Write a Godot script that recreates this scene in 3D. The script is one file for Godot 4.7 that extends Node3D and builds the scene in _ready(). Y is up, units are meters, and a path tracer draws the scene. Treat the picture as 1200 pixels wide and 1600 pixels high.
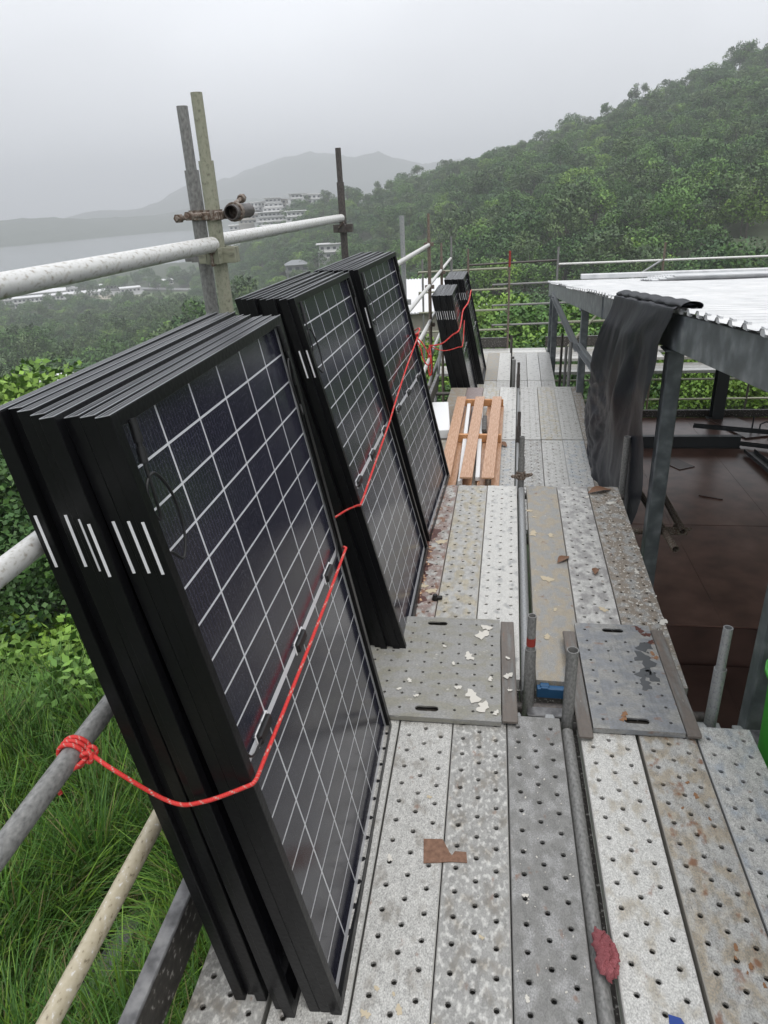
extends Node3D
# A scaffold walkway on a hillside building site in the rain, with stacks of solar panels leaning on its guard rails.

var rng := RandomNumberGenerator.new()
var used := {}
var M := {}

# ---------------------------------------------------------------- geometry
class Geo:
	var v := PackedVector3Array()
	var n := PackedVector3Array()
	var t := PackedVector2Array()
	var c := PackedColorArray()
	var col := Color(1, 1, 1)
	func tri(a: Vector3, b: Vector3, d: Vector3, na: Vector3, nb: Vector3, nd: Vector3, ua := Vector2(), ub := Vector2(), ud := Vector2()) -> void:
		if (d - a).cross(b - a).dot(na + nb + nd) < 0.0:
			var s := b; b = d; d = s
			s = nb; nb = nd; nd = s
			var w := ub; ub = ud; ud = w
		v.append(a); v.append(b); v.append(d)
		n.append(na); n.append(nb); n.append(nd)
		t.append(ua); t.append(ub); t.append(ud)
		c.append(col); c.append(col); c.append(col)
	func flat(a: Vector3, b: Vector3, d: Vector3, hint: Vector3) -> void:
		var k := (d - a).cross(b - a).normalized()
		if k.dot(hint) < 0.0:
			k = -k
		tri(a, b, d, k, k, k)
	func quad(a: Vector3, b: Vector3, d: Vector3, e: Vector3, nn: Vector3, u0 := Vector2(0, 0), u1 := Vector2(1, 1)) -> void:
		tri(a, b, d, nn, nn, nn, u0, Vector2(u1.x, u0.y), u1)
		tri(a, d, e, nn, nn, nn, u0, u1, Vector2(u0.x, u1.y))
	func box(p: Vector3, s: Vector3, bs := Basis()) -> void:
		var h := s * 0.5
		for k in 3:
			for sg in [-1.0, 1.0]:
				var nn := Vector3(); nn[k] = sg
				var a := Vector3(); a[(k + 1) % 3] = h[(k + 1) % 3]
				var b := Vector3(); b[(k + 2) % 3] = h[(k + 2) % 3]
				var o: Vector3 = nn * h[k]
				quad(p + bs * (o - a - b), p + bs * (o + a - b), p + bs * (o + a + b), p + bs * (o - a + b), bs * nn, Vector2(0, 0), Vector2(a.length() * 2, b.length() * 2))
	func bbox(p: Vector3, s: Vector3, r: float, bs := Basis()) -> void:   # chamfered box
		var h := s * 0.5
		for k in 3:
			var i := (k + 1) % 3
			var j := (k + 2) % 3
			for sg in [-1.0, 1.0]:
				var nn := Vector3(); nn[k] = sg
				var a := Vector3(); a[i] = h[i] - r
				var b := Vector3(); b[j] = h[j] - r
				var o: Vector3 = nn * h[k]
				quad(p + bs * (o - a - b), p + bs * (o + a - b), p + bs * (o + a + b), p + bs * (o - a + b), bs * nn, Vector2(0, 0), Vector2(a.length() * 2, b.length() * 2))
				for s2 in [-1.0, 1.0]:
					var m := Vector3(); m[i] = s2
					var e := Vector3(); e[j] = h[j] - r
					var p1: Vector3 = nn * h[k] + m * (h[i] - r)
					var p2: Vector3 = nn * (h[k] - r) + m * h[i]
					quad(p + bs * (p1 - e), p + bs * (p1 + e), p + bs * (p2 + e), p + bs * (p2 - e), bs * (nn + m).normalized(), Vector2(0, 0), Vector2(0.01, e.length() * 2))
		for x in [-1.0, 1.0]:
			for y in [-1.0, 1.0]:
				for z in [-1.0, 1.0]:
					var q := Vector3(x, y, z)
					flat(p + bs * (q * (h - Vector3(0, r, r))), p + bs * (q * (h - Vector3(r, 0, r))), p + bs * (q * (h - Vector3(r, r, 0))), bs * q)
	func ring_axes(d: Vector3) -> Array:
		var a := d.cross(Vector3.UP if absf(d.y) < 0.9 else Vector3.RIGHT).normalized()
		return [a, a.cross(d).normalized()]
	func tube(p0: Vector3, p1: Vector3, r: float, k := 16, hollow := 0.0, r1 := -1.0) -> void:
		var d := (p1 - p0).normalized()
		var ax := ring_axes(d)
		var re := r if r1 < 0.0 else r1
		var l := (p1 - p0).length()
		for i in k:
			var a0 := TAU * i / k
			var a1 := TAU * (i + 1) / k
			var c0: Vector3 = ax[0] * cos(a0) + ax[1] * sin(a0)
			var c1: Vector3 = ax[0] * cos(a1) + ax[1] * sin(a1)
			tri(p0 + c0 * r, p0 + c1 * r, p1 + c1 * re, c0, c1, c1, Vector2(float(i) / k, 0), Vector2(float(i + 1) / k, 0), Vector2(float(i + 1) / k, l))
			tri(p0 + c0 * r, p1 + c1 * re, p1 + c0 * re, c0, c1, c0, Vector2(float(i) / k, 0), Vector2(float(i + 1) / k, l), Vector2(float(i) / k, l))
			for e in 2:
				var o := p0 if e == 0 else p1
				var ro := r if e == 0 else re
				var nn := -d if e == 0 else d
				if hollow > 0.0:
					quad(o + c0 * ro, o + c1 * ro, o + c1 * hollow, o + c0 * hollow, nn)
					var q := o - nn * minf(0.12, l * 0.4)
					tri(o + c0 * hollow, o + c1 * hollow, q + c1 * hollow, -c0, -c1, -c1)
					tri(o + c0 * hollow, q + c1 * hollow, q + c0 * hollow, -c0, -c1, -c0)
					tri(q, q + c0 * hollow, q + c1 * hollow, nn, nn, nn)
				else:
					tri(o, o + c0 * ro, o + c1 * ro, nn, nn, nn)
	func path(ps: Array, r: float, k := 8, twist := 0.0) -> void:   # a cord through points
		var rings := []
		var nrm := []
		for i in ps.size():
			var d: Vector3 = (ps[mini(i + 1, ps.size() - 1)] - ps[maxi(i - 1, 0)]).normalized()
			var ax := ring_axes(d)
			if i > 0:
				var pa: Vector3 = nrm[i - 1][0]
				var a: Vector3 = (pa - d * pa.dot(d)).normalized()
				ax = [a, a.cross(d).normalized()]
			nrm.append(ax)
			var rg := []
			for j in k:
				var a0 := TAU * j / k
				rg.append(ax[0] * cos(a0) + ax[1] * sin(a0))
			rings.append(rg)
		for i in ps.size() - 1:
			for j in k:
				var a: Vector3 = rings[i][j]
				var b: Vector3 = rings[i][(j + 1) % k]
				var d: Vector3 = rings[i + 1][(j + 1) % k]
				var e: Vector3 = rings[i + 1][j]
				tri(ps[i] + a * r, ps[i] + b * r, ps[i + 1] + d * r, a, b, d, Vector2(float(j) / k, i), Vector2(float(j + 1) / k, i), Vector2(float(j + 1) / k, i + 1))
				tri(ps[i] + a * r, ps[i + 1] + d * r, ps[i + 1] + e * r, a, d, e, Vector2(float(j) / k, i), Vector2(float(j + 1) / k, i + 1), Vector2(float(j) / k, i + 1))
		for e in [0, ps.size() - 1]:
			for j in k:
				tri(ps[e], ps[e] + rings[e][j] * r, ps[e] + rings[e][(j + 1) % k] * r, rings[e][j], rings[e][j], rings[e][j])
	func grid(rows: Array, up_hint: Vector3, uvs := Vector2(1, 1)) -> void:   # rows of points, smooth
		var h := rows.size()
		var w: int = rows[0].size()
		var nn := []
		for i in h:
			var q := []
			for j in w:
				var dx: Vector3 = rows[i][mini(j + 1, w - 1)] - rows[i][maxi(j - 1, 0)]
				var dy: Vector3 = rows[mini(i + 1, h - 1)][j] - rows[maxi(i - 1, 0)][j]
				var k := dx.cross(dy).normalized()
				q.append(k)
			nn.append(q)
		var sgn := 1.0
		if nn[h / 2][w / 2].dot(up_hint) < 0.0:
			sgn = -1.0
		for i in h - 1:
			for j in w - 1:
				var u0 := Vector2(float(j) / (w - 1), float(i) / (h - 1)) * uvs
				var u1 := Vector2(float(j + 1) / (w - 1), float(i + 1) / (h - 1)) * uvs
				tri(rows[i][j], rows[i][j + 1], rows[i + 1][j + 1], nn[i][j] * sgn, nn[i][j + 1] * sgn, nn[i + 1][j + 1] * sgn, u0, Vector2(u1.x, u0.y), u1)
				tri(rows[i][j], rows[i + 1][j + 1], rows[i + 1][j], nn[i][j] * sgn, nn[i + 1][j + 1] * sgn, nn[i + 1][j] * sgn, u0, u1, Vector2(u0.x, u1.y))
	func prism(poly: PackedVector2Array, y0: float, y1: float) -> void:   # poly in x,z
		var ix := Geometry2D.triangulate_polygon(poly)
		for i in range(0, ix.size(), 3):
			var a := poly[ix[i]]; var b := poly[ix[i + 1]]; var d := poly[ix[i + 2]]
			flat(Vector3(a.x, y1, a.y), Vector3(b.x, y1, b.y), Vector3(d.x, y1, d.y), Vector3.UP)
			flat(Vector3(a.x, y0, a.y), Vector3(b.x, y0, b.y), Vector3(d.x, y0, d.y), Vector3.DOWN)
		var ctr := Vector2()
		for p in poly:
			ctr += p / poly.size()
		for i in poly.size():
			var a := poly[i]; var b := poly[(i + 1) % poly.size()]
			var nn := Vector2(b.y - a.y, a.x - b.x).normalized()
			if nn.dot((a + b) * 0.5 - ctr) < 0.0:
				nn = -nn
			quad(Vector3(a.x, y0, a.y), Vector3(b.x, y0, b.y), Vector3(b.x, y1, b.y), Vector3(a.x, y1, a.y), Vector3(nn.x, 0, nn.y))
	func mesh(into: ArrayMesh = null) -> ArrayMesh:
		var m := into if into else ArrayMesh.new()
		var a := []
		a.resize(Mesh.ARRAY_MAX)
		a[Mesh.ARRAY_VERTEX] = v; a[Mesh.ARRAY_NORMAL] = n; a[Mesh.ARRAY_TEX_UV] = t; a[Mesh.ARRAY_COLOR] = c
		m.add_surface_from_arrays(Mesh.PRIMITIVE_TRIANGLES, a)
		return m

# ---------------------------------------------------------------- scene tree helpers
func numbered(called: String) -> String:
	var k: int = used.get(called, 0)
	used[called] = k + 1
	return called if k == 0 else "%s_%03d" % [called, k]

func tag(o: Node, label: String, category: String, group := "") -> Node:
	o.set_meta("label", label)
	o.set_meta("category", category)
	if group:
		o.set_meta("group", group)
	return o

func thing(called: String, label: String, category: String, at := Vector3.ZERO, group := "") -> Node3D:
	var o := Node3D.new()
	o.name = numbered(called)
	add_child(o)
	o.position = at
	tag(o, label, category, group)
	return o

func part(called: String, mesh: Mesh, mat: Material, parent: Node3D, at := Transform3D()) -> MeshInstance3D:
	var o := MeshInstance3D.new()
	o.name = called
	o.mesh = mesh
	if mat:
		for i in mesh.get_surface_count():
			o.set_surface_override_material(i, mat)
	o.transform = at
	if parent == self:
		o.name = numbered(called)
	parent.add_child(o, true)
	return o

func one(called: String, g: Geo, mat: Material, label: String, category: String, group := "", at := Vector3.ZERO) -> MeshInstance3D:
	var o := part(called, g.mesh(), mat, self)
	o.position = at
	tag(o, label, category, group)
	return o

func struct(called: String, g: Geo, mat: Material, kind := "structure") -> MeshInstance3D:
	var o := part(called, g.mesh(), mat, self)
	o.set_meta("kind", kind)
	return o

# ---------------------------------------------------------------- materials
func lin(r: float, g: float, b: float) -> Color:
	return Color(r, g, b).linear_to_srgb()

func mat(col: Color, rough := 0.6, metal := 0.0, spec := 0.5) -> StandardMaterial3D:
	var m := StandardMaterial3D.new()
	m.albedo_color = col.linear_to_srgb()
	m.roughness = rough
	m.metallic = metal
	m.metallic_specular = spec
	return m

func noise(freq: float, sd: int, type := FastNoiseLite.TYPE_SIMPLEX_SMOOTH, oct := 4) -> FastNoiseLite:
	var f := FastNoiseLite.new()
	f.seed = sd
	f.noise_type = type
	f.frequency = freq
	f.fractal_type = FastNoiseLite.FRACTAL_FBM if oct > 1 else FastNoiseLite.FRACTAL_NONE
	f.fractal_octaves = oct
	return f

func ramp_tex(f: FastNoiseLite, offs: Array, cols: Array, size := 512) -> NoiseTexture2D:
	var g := Gradient.new()
	var cs := PackedColorArray()
	for c in cols:
		cs.append((c as Color).linear_to_srgb())
	g.offsets = PackedFloat32Array(offs)
	g.colors = cs
	var t := NoiseTexture2D.new()
	t.width = size; t.height = size
	t.seamless = true
	t.noise = f
	t.color_ramp = g
	return t

func bump_tex(f: FastNoiseLite, strength := 4.0, size := 512) -> NoiseTexture2D:
	var t := NoiseTexture2D.new()
	t.width = size; t.height = size
	t.seamless = true
	t.noise = f
	t.as_normal_map = true
	t.bump_strength = strength
	return t

func worn(f: FastNoiseLite, offs: Array, cols: Array, scale: float, rough := 0.5, metal := 0.0, world := false, bump := 0.0) -> StandardMaterial3D:
	var m := mat(Color(1, 1, 1), rough, metal)
	m.albedo_texture = ramp_tex(f, offs, cols)
	m.uv1_triplanar = true
	m.uv1_world_triplanar = world
	m.uv1_scale = Vector3.ONE * scale
	if bump > 0.0:
		m.normal_enabled = true
		m.normal_texture = bump_tex(f, bump)
		m.normal_scale = 0.6
	return m

# the top of a galvanised plank: zinc bloom, grime, rust, mortar and paint spots
func plank_tex(sd: int, base: float, spangle: float, spsize: float, dirt: Color, dirty: float, rust: float, spots: float, grain := 0.5, fleck := 0.0, w := 128, h := 1024) -> ImageTexture:
	var a := noise(spsize, sd, FastNoiseLite.TYPE_CELLULAR, 1)
	a.cellular_return_type = FastNoiseLite.RETURN_CELL_VALUE
	a.cellular_jitter = 1.2
	a.domain_warp_enabled = true
	a.domain_warp_amplitude = 14.0
	a.domain_warp_frequency = 0.09
	var ia := a.get_image(w, h, false, false, false).get_data()
	var id := noise(0.02, sd + 1, FastNoiseLite.TYPE_SIMPLEX_SMOOTH, 6).get_image(w, h).get_data()
	var ie := noise(0.30, sd + 2, FastNoiseLite.TYPE_SIMPLEX_SMOOTH, 2).get_image(w, h).get_data()
	var ir := noise(0.02, sd + 3, FastNoiseLite.TYPE_SIMPLEX_SMOOTH, 5).get_image(w, h).get_data()
	var isp := noise(0.075, sd + 4, FastNoiseLite.TYPE_SIMPLEX_SMOOTH, 4).get_image(w, h).get_data()
	var out := PackedByteArray()
	out.resize(w * h * 3)
	for i in w * h:
		var f := 1.0 + spangle * (ia[i] / 255.0 - 0.5) + grain * (ie[i] / 255.0 - 0.5) + fleck * clampf((isp[i] / 255.0 - 0.5) * 3.5, 0.0, 1.0)
		var r := base * f
		var g := base * f * 0.995
		var b := base * f * 0.955
		var d := clampf((id[i] / 255.0 - 0.62 + dirty) * 2.6, 0.0, 0.85) * (0.35 + 0.8 * ie[i] / 255.0)
		r += (dirt.r * f - r) * d; g += (dirt.g * f - g) * d; b += (dirt.b * f - b) * d
		var u := clampf((ir[i] / 255.0 - 0.86 + rust) * 5.0, 0.0, 0.85)
		r += (0.20 - r) * u; g += (0.085 - g) * u; b += (0.035 - b) * u
		var s := clampf((isp[i] / 255.0 - 0.93 + spots) * 14.0, 0.0, 0.9)
		r += (0.62 - r) * s; g += (0.60 - g) * s; b += (0.55 - b) * s
		var k := i * 3
		out[k] = int(255.0 * pow(clampf(r, 0.0, 1.0), 0.4545))
		out[k + 1] = int(255.0 * pow(clampf(g, 0.0, 1.0), 0.4545))
		out[k + 2] = int(255.0 * pow(clampf(b, 0.0, 1.0), 0.4545))
	return ImageTexture.create_from_image(Image.create_from_data(w, h, false, Image.FORMAT_RGB8, out))

func streaky(m: StandardMaterial3D, along_: float) -> StandardMaterial3D:
	m.uv1_triplanar = false
	m.uv1_scale = Vector3(1, along_, 1)
	return m

func plank_mat(sd: int, base: float, spangle: float, spsize: float, dirt: Color, dirty: float, rust: float, spots: float, rough := 0.33, grain := 0.5, fleck := 0.0) -> StandardMaterial3D:
	var m := mat(Color(1, 1, 1), rough)
	m.albedo_texture = plank_tex(sd, base, spangle, spsize, dirt, dirty, rust, spots, grain, fleck)
	m.normal_enabled = true
	m.normal_texture = M.fine_bump
	m.normal_scale = 0.35
	return m

# ---------------------------------------------------------------- scaffold pieces
var plank_shapes := {}

func plank_shape(length: float, width: float, holes: bool, pitch := 0.0855, deep := 0.06) -> ArrayMesh:
	var key := "%.3f %.3f %s" % [length, width, holes]
	if plank_shapes.has(key):
		return plank_shapes[key]
	var g := Geo.new()
	var hw := width * 0.5
	var xs := [-hw + 0.004, -0.034, 0.034, hw - 0.004]
	var hx := [-0.066, 0.0, 0.066]
	var n := int(length / (pitch * 0.5))
	var z0 := -0.004
	var dz := -(length - 0.008) / n
	for i in n:
		var za := z0 + dz * i
		var zb := za + dz
		for k in 3:
			var xa: float = xs[k]
			var xb: float = xs[k + 1]
			var uvf := func(p: Vector3) -> Vector2: return Vector2(p.x / width + 0.5, -p.z / 2.4)
			if holes and i > 0 and i < n - 1 and ((k == 1) == (i % 2 == 1)):
				var c := Vector3(hx[k], 0, (za + zb) * 0.5)
				for q in 8:
					var ring := []
					for e in 2:
						var a := TAU * (q + e) / 8.0
						var dd := Vector3(cos(a), 0, sin(a))
						var o := c
						var qq := (q + e) % 8
						o.x = c.x if qq % 4 == 2 else (xb if (qq < 2 or qq == 7) else xa)
						o.z = c.z if qq % 4 == 0 else (za if qq < 4 else zb)
						ring.append([o, c + dd * 0.0125, c + dd * 0.0088 + Vector3(0, -0.0026, 0), c + dd * 0.0088 + Vector3(0, -0.014, 0), dd])
					var r0: Array = ring[0]
					var r1: Array = ring[1]
					var U := Vector3.UP
					g.tri(r0[0], r1[0], r1[1], U, U, U, uvf.call(r0[0]), uvf.call(r1[0]), uvf.call(r1[1]))
					g.tri(r0[0], r1[1], r0[1], U, U, U, uvf.call(r0[0]), uvf.call(r1[1]), uvf.call(r0[1]))
					var na: Vector3 = (U - r0[4] * 0.7).normalized()
					var nb: Vector3 = (U - r1[4] * 0.7).normalized()
					g.tri(r0[1], r1[1], r1[2], na, nb, nb, uvf.call(r0[1]), uvf.call(r1[1]), uvf.call(r1[2]))
					g.tri(r0[1], r1[2], r0[2], na, nb, na, uvf.call(r0[1]), uvf.call(r1[2]), uvf.call(r0[2]))
					g.tri(r0[2], r1[2], r1[3], -r0[4], -r1[4], -r1[4], uvf.call(r0[2]), uvf.call(r1[2]), uvf.call(r1[2]))
					g.tri(r0[2], r1[3], r0[3], -r0[4], -r1[4], -r0[4], uvf.call(r0[2]), uvf.call(r1[2]), uvf.call(r0[2]))
			else:
				var p0 := Vector3(xa, 0, za); var p1 := Vector3(xb, 0, za); var p2 := Vector3(xb, 0, zb); var p3 := Vector3(xa, 0, zb)
				g.quad(p0, p1, p2, p3, Vector3.UP, uvf.call(p0), uvf.call(p2))
	for s in [-1.0, 1.0]:   # rolled edge, then the channel side
		var x0: float = s * (hw - 0.004)
		var x1: float = s * (hw - 0.001)
		var d := Vector3(s, 1, 0).normalized()
		var ea := 0.98 if s > 0 else 0.02
		g.quad(Vector3(x0, 0, z0), Vector3(x0, 0, -length + 0.004), Vector3(x1, -0.004, -length + 0.004), Vector3(x1, -0.004, z0), d, Vector2(ea, 0), Vector2(ea, length / 2.4))
		g.quad(Vector3(x1, -0.004, z0), Vector3(x1, -0.004, -length + 0.004), Vector3(x1, -deep, -length + 0.004), Vector3(x1, -deep, z0), Vector3(s, 0, 0), Vector2(ea, 0), Vector2(ea, length / 2.4))
	g.quad(Vector3(-hw, -deep, 0), Vector3(hw, -deep, 0), Vector3(hw, -deep, -length), Vector3(-hw, -deep, -length), Vector3.DOWN)  # closed bottom added so the holes stay dark
	for e in 2:
		var z := -0.004 if e == 0 else -length + 0.004
		g.quad(Vector3(-hw + 0.004, 0, z), Vector3(hw - 0.004, 0, z), Vector3(hw - 0.004, -deep, z), Vector3(-hw + 0.004, -deep, z), Vector3(0, 0, 1 - 2 * e), Vector2(0, 0), Vector2(1, 0.02))
	plank_shapes[key] = g.mesh()
	return plank_shapes[key]

var hook_mesh: ArrayMesh

func plank(label: String, x: float, y: float, z: float, length: float, material: Material, slope := 0.0, width := 0.22, holes := true, hooks: Material = null) -> Node3D:
	var o := thing("deck_plank", label, "scaffold plank", Vector3(x, y, z), "scaffold planks")
	o.rotation.y = -slope
	part("deck_plate", plank_shape(length, width, holes), material, o)
	for e in 2:
		part("end_hook", hook_mesh, hooks if hooks else M.galv, o, Transform3D(Basis(), Vector3(0, -0.035, 0.012 if e == 0 else -length - 0.012)))
	return o

func rail(label: String, a: Vector3, b: Vector3, m: Material, called := "guard_rail", category := "scaffold rail", r := 0.0242) -> Node3D:
	var o := thing(called, label, category, a, "scaffold rails")
	var g := Geo.new()
	g.tube(Vector3(), b - a, r, 20, r - 0.0035)
	part("tube", g.mesh(), m, o)
	var d := (b - a).normalized()
	for e in (0 if category == "scaffold tube" else 2):
		var w := Geo.new()
		var p: Vector3 = d * 0.012 if e == 0 else (b - a) - d * 0.012
		w.bbox(p + Vector3(0, -0.006, 0), Vector3(0.03, r * 1.9, 0.03), 0.006, Basis(Quaternion(Vector3(0, 0, 1), d)))
		w.bbox(p - Vector3(0, r + 0.018, 0), Vector3(0.008, 0.05, 0.032), 0.002, Basis(Quaternion(Vector3(0, 0, 1), d)))
		part("wedge", w.mesh(), M.rusty, o)
	return o

func standard(label: String, x: float, z: float, y0: float, y1: float, m: Material, spigot := 0.18, brackets := [], lean := Vector2()) -> Node3D:
	var o := thing("scaffold_standard", label, "scaffold post", Vector3(x, y0, z), "scaffold posts")
	var top := Vector3(lean.x, y1 - y0, lean.y)
	var d := top.normalized()
	var l := top.length()
	var g := Geo.new()
	g.tube(Vector3(), d * (l - spigot), 0.0242, 20, 0.02)
	part("tube", g.mesh(), m, o)
	if spigot > 0.0:
		var s := Geo.new()
		s.tube(d * (l - spigot - 0.02), d * l, 0.0185, 18, 0.0145)
		part("spigot", s.mesh(), m, o)
	for h in brackets:
		var w := Geo.new()
		var c := d * (float(h) - y0) / maxf(d.y, 0.01)
		for k in 4:
			var a := TAU * k / 4.0
			var q := Vector3(cos(a), 0, sin(a))
			var side := Vector3(-sin(a), 0, cos(a))
			for s in [-1.0, 1.0]:
				w.bbox(c + q * 0.042 + side * s * 0.021, Vector3(0.045, 0.05, 0.005), 0.001, Basis(Vector3.UP, -a))
			w.bbox(c + q * 0.062, Vector3(0.005, 0.05, 0.044), 0.001, Basis(Vector3.UP, -a))
		part("pressing", w.mesh(), m, o)
	return o

func _ready() -> void:
	rng.seed = 41
	setup_view()
	setup_materials()
	build_land()
	build_house()
	build_decks()
	build_scaffold()
	build_panels()
	build_litter()
	build_trees()
	build_town()

# ---------------------------------------------------------------- view, sky, light
func setup_view() -> void:
	var cam := Camera3D.new()
	cam.name = "camera"
	cam.position = Vector3(0, 2.035, 0)
	cam.rotation_degrees = Vector3(-24.844, 9.513, -3.068)
	cam.fov = 73.22
	cam.near = 0.05
	cam.far = 9000.0
	add_child(cam)
	cam.current = true

	var W := 512
	var H := 256
	var n1 := noise(0.9, 5, FastNoiseLite.TYPE_SIMPLEX_SMOOTH, 5)
	var im := Image.create(W, H, false, Image.FORMAT_RGBF)
	for j in H:
		var el := (0.5 - (j + 0.5) / H) * PI
		for i in W:
			var az := (i + 0.5) / W * TAU
			var p := Vector3(cos(az) * cos(el), sin(el) * 2.2, sin(az) * cos(el))
			var up := clampf(sin(el), 0.0, 1.0)
			var v := 0.86 + 0.46 * smoothstep(0.0, 0.8, up)
			v *= 1.0 + 0.26 * n1.get_noise_3dv(p * 1.3) * smoothstep(0.0, 0.2, up)
			im.set_pixel(i, j, Color(v * 0.965, v * 0.99, v * 1.04))
	var pano := PanoramaSkyMaterial.new()
	pano.panorama = ImageTexture.create_from_image(im)
	var sky := Sky.new()
	sky.sky_material = pano
	var e := Environment.new()
	e.background_mode = Environment.BG_SKY
	e.sky = sky
	e.background_energy_multiplier = 1.0
	e.tonemap_mode = Environment.TONE_MAPPER_LINEAR
	e.tonemap_exposure = 1.1
	e.sdfgi_enabled = true
	e.ssao_enabled = true
	e.ssil_enabled = true
	e.fog_enabled = true
	e.fog_density = 0.00068
	e.fog_light_color = Color(0.97, 0.985, 1.0)
	var we := WorldEnvironment.new()
	we.name = "world_environment"
	we.environment = e
	add_child(we)

	var sun := DirectionalLight3D.new()
	sun.name = "sun"
	sun.light_color = Color(1.0, 0.98, 0.95)
	sun.light_energy = 0.5
	sun.light_angular_distance = 40.0
	sun.shadow_enabled = true
	sun.rotation_degrees = Vector3(-68, 35, 0)
	add_child(sun)

func setup_materials() -> void:
	M.fine_bump = bump_tex(noise(0.08, 3, FastNoiseLite.TYPE_SIMPLEX_SMOOTH, 3), 2.0, 256)
	var zinc := noise(0.02, 11, FastNoiseLite.TYPE_SIMPLEX_SMOOTH, 6)
	M.galv = worn(zinc, [0.0, 0.4, 0.6, 1.0], [Color(0.20, 0.21, 0.22), Color(0.32, 0.33, 0.34), Color(0.37, 0.38, 0.38), Color(0.28, 0.28, 0.27)], 1.6, 0.42, 0.35)
	M.tube_white = worn(noise(0.013, 12, FastNoiseLite.TYPE_SIMPLEX_SMOOTH, 6), [0.0, 0.22, 0.32, 0.62, 0.78, 1.0], [Color(0.22, 0.17, 0.13), Color(0.48, 0.47, 0.44), Color(0.60, 0.60, 0.585), Color(0.65, 0.65, 0.64), Color(0.55, 0.54, 0.51), Color(0.4, 0.38, 0.34)], 2.2, 0.38, 0.15)
	M.tube_grey = worn(noise(0.02, 13, FastNoiseLite.TYPE_SIMPLEX_SMOOTH, 6), [0.0, 0.28, 0.5, 0.75, 1.0], [Color(0.09, 0.09, 0.088), Color(0.17, 0.17, 0.165), Color(0.205, 0.205, 0.20), Color(0.25, 0.248, 0.24), Color(0.32, 0.31, 0.30)], 2.4, 0.5, 0.1)
	M.tube_cream = worn(noise(0.014, 14, FastNoiseLite.TYPE_SIMPLEX_SMOOTH, 5), [0.0, 0.22, 0.27, 0.6, 0.78, 0.84, 1.0], [Color(0.12, 0.10, 0.07), Color(0.30, 0.26, 0.18), Color(0.42, 0.37, 0.265), Color(0.46, 0.41, 0.30), Color(0.48, 0.43, 0.33), Color(0.62, 0.60, 0.55), Color(0.66, 0.65, 0.62)], 2.0, 0.45, 0.05)
	M.tube_green = worn(noise(0.018, 15, FastNoiseLite.TYPE_SIMPLEX_SMOOTH, 5), [0.0, 0.2, 0.35, 0.65, 1.0], [Color(0.10, 0.09, 0.07), Color(0.20, 0.20, 0.15), Color(0.26, 0.265, 0.195), Color(0.30, 0.30, 0.23), Color(0.22, 0.20, 0.15)], 2.4, 0.5, 0.05)
	M.tube_dark = worn(noise(0.02, 16, FastNoiseLite.TYPE_SIMPLEX_SMOOTH, 5), [0.0, 0.45, 1.0], [Color(0.035, 0.03, 0.03), Color(0.07, 0.062, 0.058), Color(0.12, 0.10, 0.09)], 2.4, 0.5, 0.1)
	M.rusty = worn(noise(0.03, 17, FastNoiseLite.TYPE_SIMPLEX_SMOOTH, 5), [0.0, 0.45, 0.6, 1.0], [Color(0.05, 0.035, 0.028), Color(0.13, 0.085, 0.06), Color(0.22, 0.19, 0.16), Color(0.30, 0.28, 0.25)], 4.0, 0.6, 0.1)
	for k in ["galv", "tube_white", "tube_grey", "tube_cream", "tube_green", "tube_dark"]:
		streaky(M[k], 4.5)
	M.red_paint = mat(Color(0.28, 0.03, 0.02), 0.6)
	M.frame = mat(Color(0.005, 0.005, 0.006), 0.30, 0.0, 0.38)
	M.frame.normal_enabled = true
	M.frame.normal_texture = M.fine_bump
	M.frame.normal_scale = 0.15
	M.frame.uv1_triplanar = true
	M.frame.uv1_scale = Vector3.ONE * 2.0
	var cellim := Image.create(96, 8, false, Image.FORMAT_RGB8)
	for i in 96:
		for j in 8:
			var ln: bool = i % 8 == 4
			var v := 0.045 if ln else 0.017
			cellim.set_pixel(i, j, Color(v, v * 1.02, v * 1.65).linear_to_srgb())
	var drops := noise(0.16, 21, FastNoiseLite.TYPE_SIMPLEX_SMOOTH, 3)
	M.drop_bump = bump_tex(drops, 3.0, 512)
	cellim.resize(192, 96, Image.INTERPOLATE_NEAREST)
	for i in 800:  # pale specks put raindrop glints into the cell colour
		var x := rng.randi() % 191
		var y := rng.randi() % 95
		var v := rng.randf_range(0.05, 0.22)
		cellim.set_pixel(x, y, Color(v, v, v * 1.1).linear_to_srgb())
		if rng.randf() < 0.4: cellim.set_pixel(x, y + 1, Color(v, v, v * 1.1).linear_to_srgb())
	M.cells = []
	for k in 3:
		var c := mat(Color(1, 1, 1) * [0.95, 1.05, 1.15][k], 0.075, 0.0, 0.6)
		c.albedo_texture = ImageTexture.create_from_image(cellim)
		c.normal_enabled = true
		c.normal_texture = M.drop_bump
		c.normal_scale = 0.09
		M.cells.append(c)
	M.backing = mat(Color(0.66, 0.67, 0.70), 0.12)
	M.glint_alu = mat(Color(0.34, 0.35, 0.37), 0.35, 0.3)  # pale colour imitating the bright line along wet frame edges
	M.dark_glass = mat(Color(0.012, 0.012, 0.016), 0.1, 0.0, 0.6)
	M.black_plastic = mat(Color(0.008, 0.008, 0.009), 0.45)
	M.label_white = mat(Color(0.72, 0.72, 0.74), 0.5)
	var ropeim := Image.create(8, 32, false, Image.FORMAT_RGB8)
	for j in 32:
		for i in 8:
			var q := (i * 4 + j) % 32
			var cc := Color(0.62, 0.035, 0.03)
			if q < 3: cc = Color(0.45, 0.42, 0.36)
			elif q % 8 == 0: cc = Color(0.42, 0.015, 0.015)
			ropeim.set_pixel(i, j, cc.linear_to_srgb())
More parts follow.
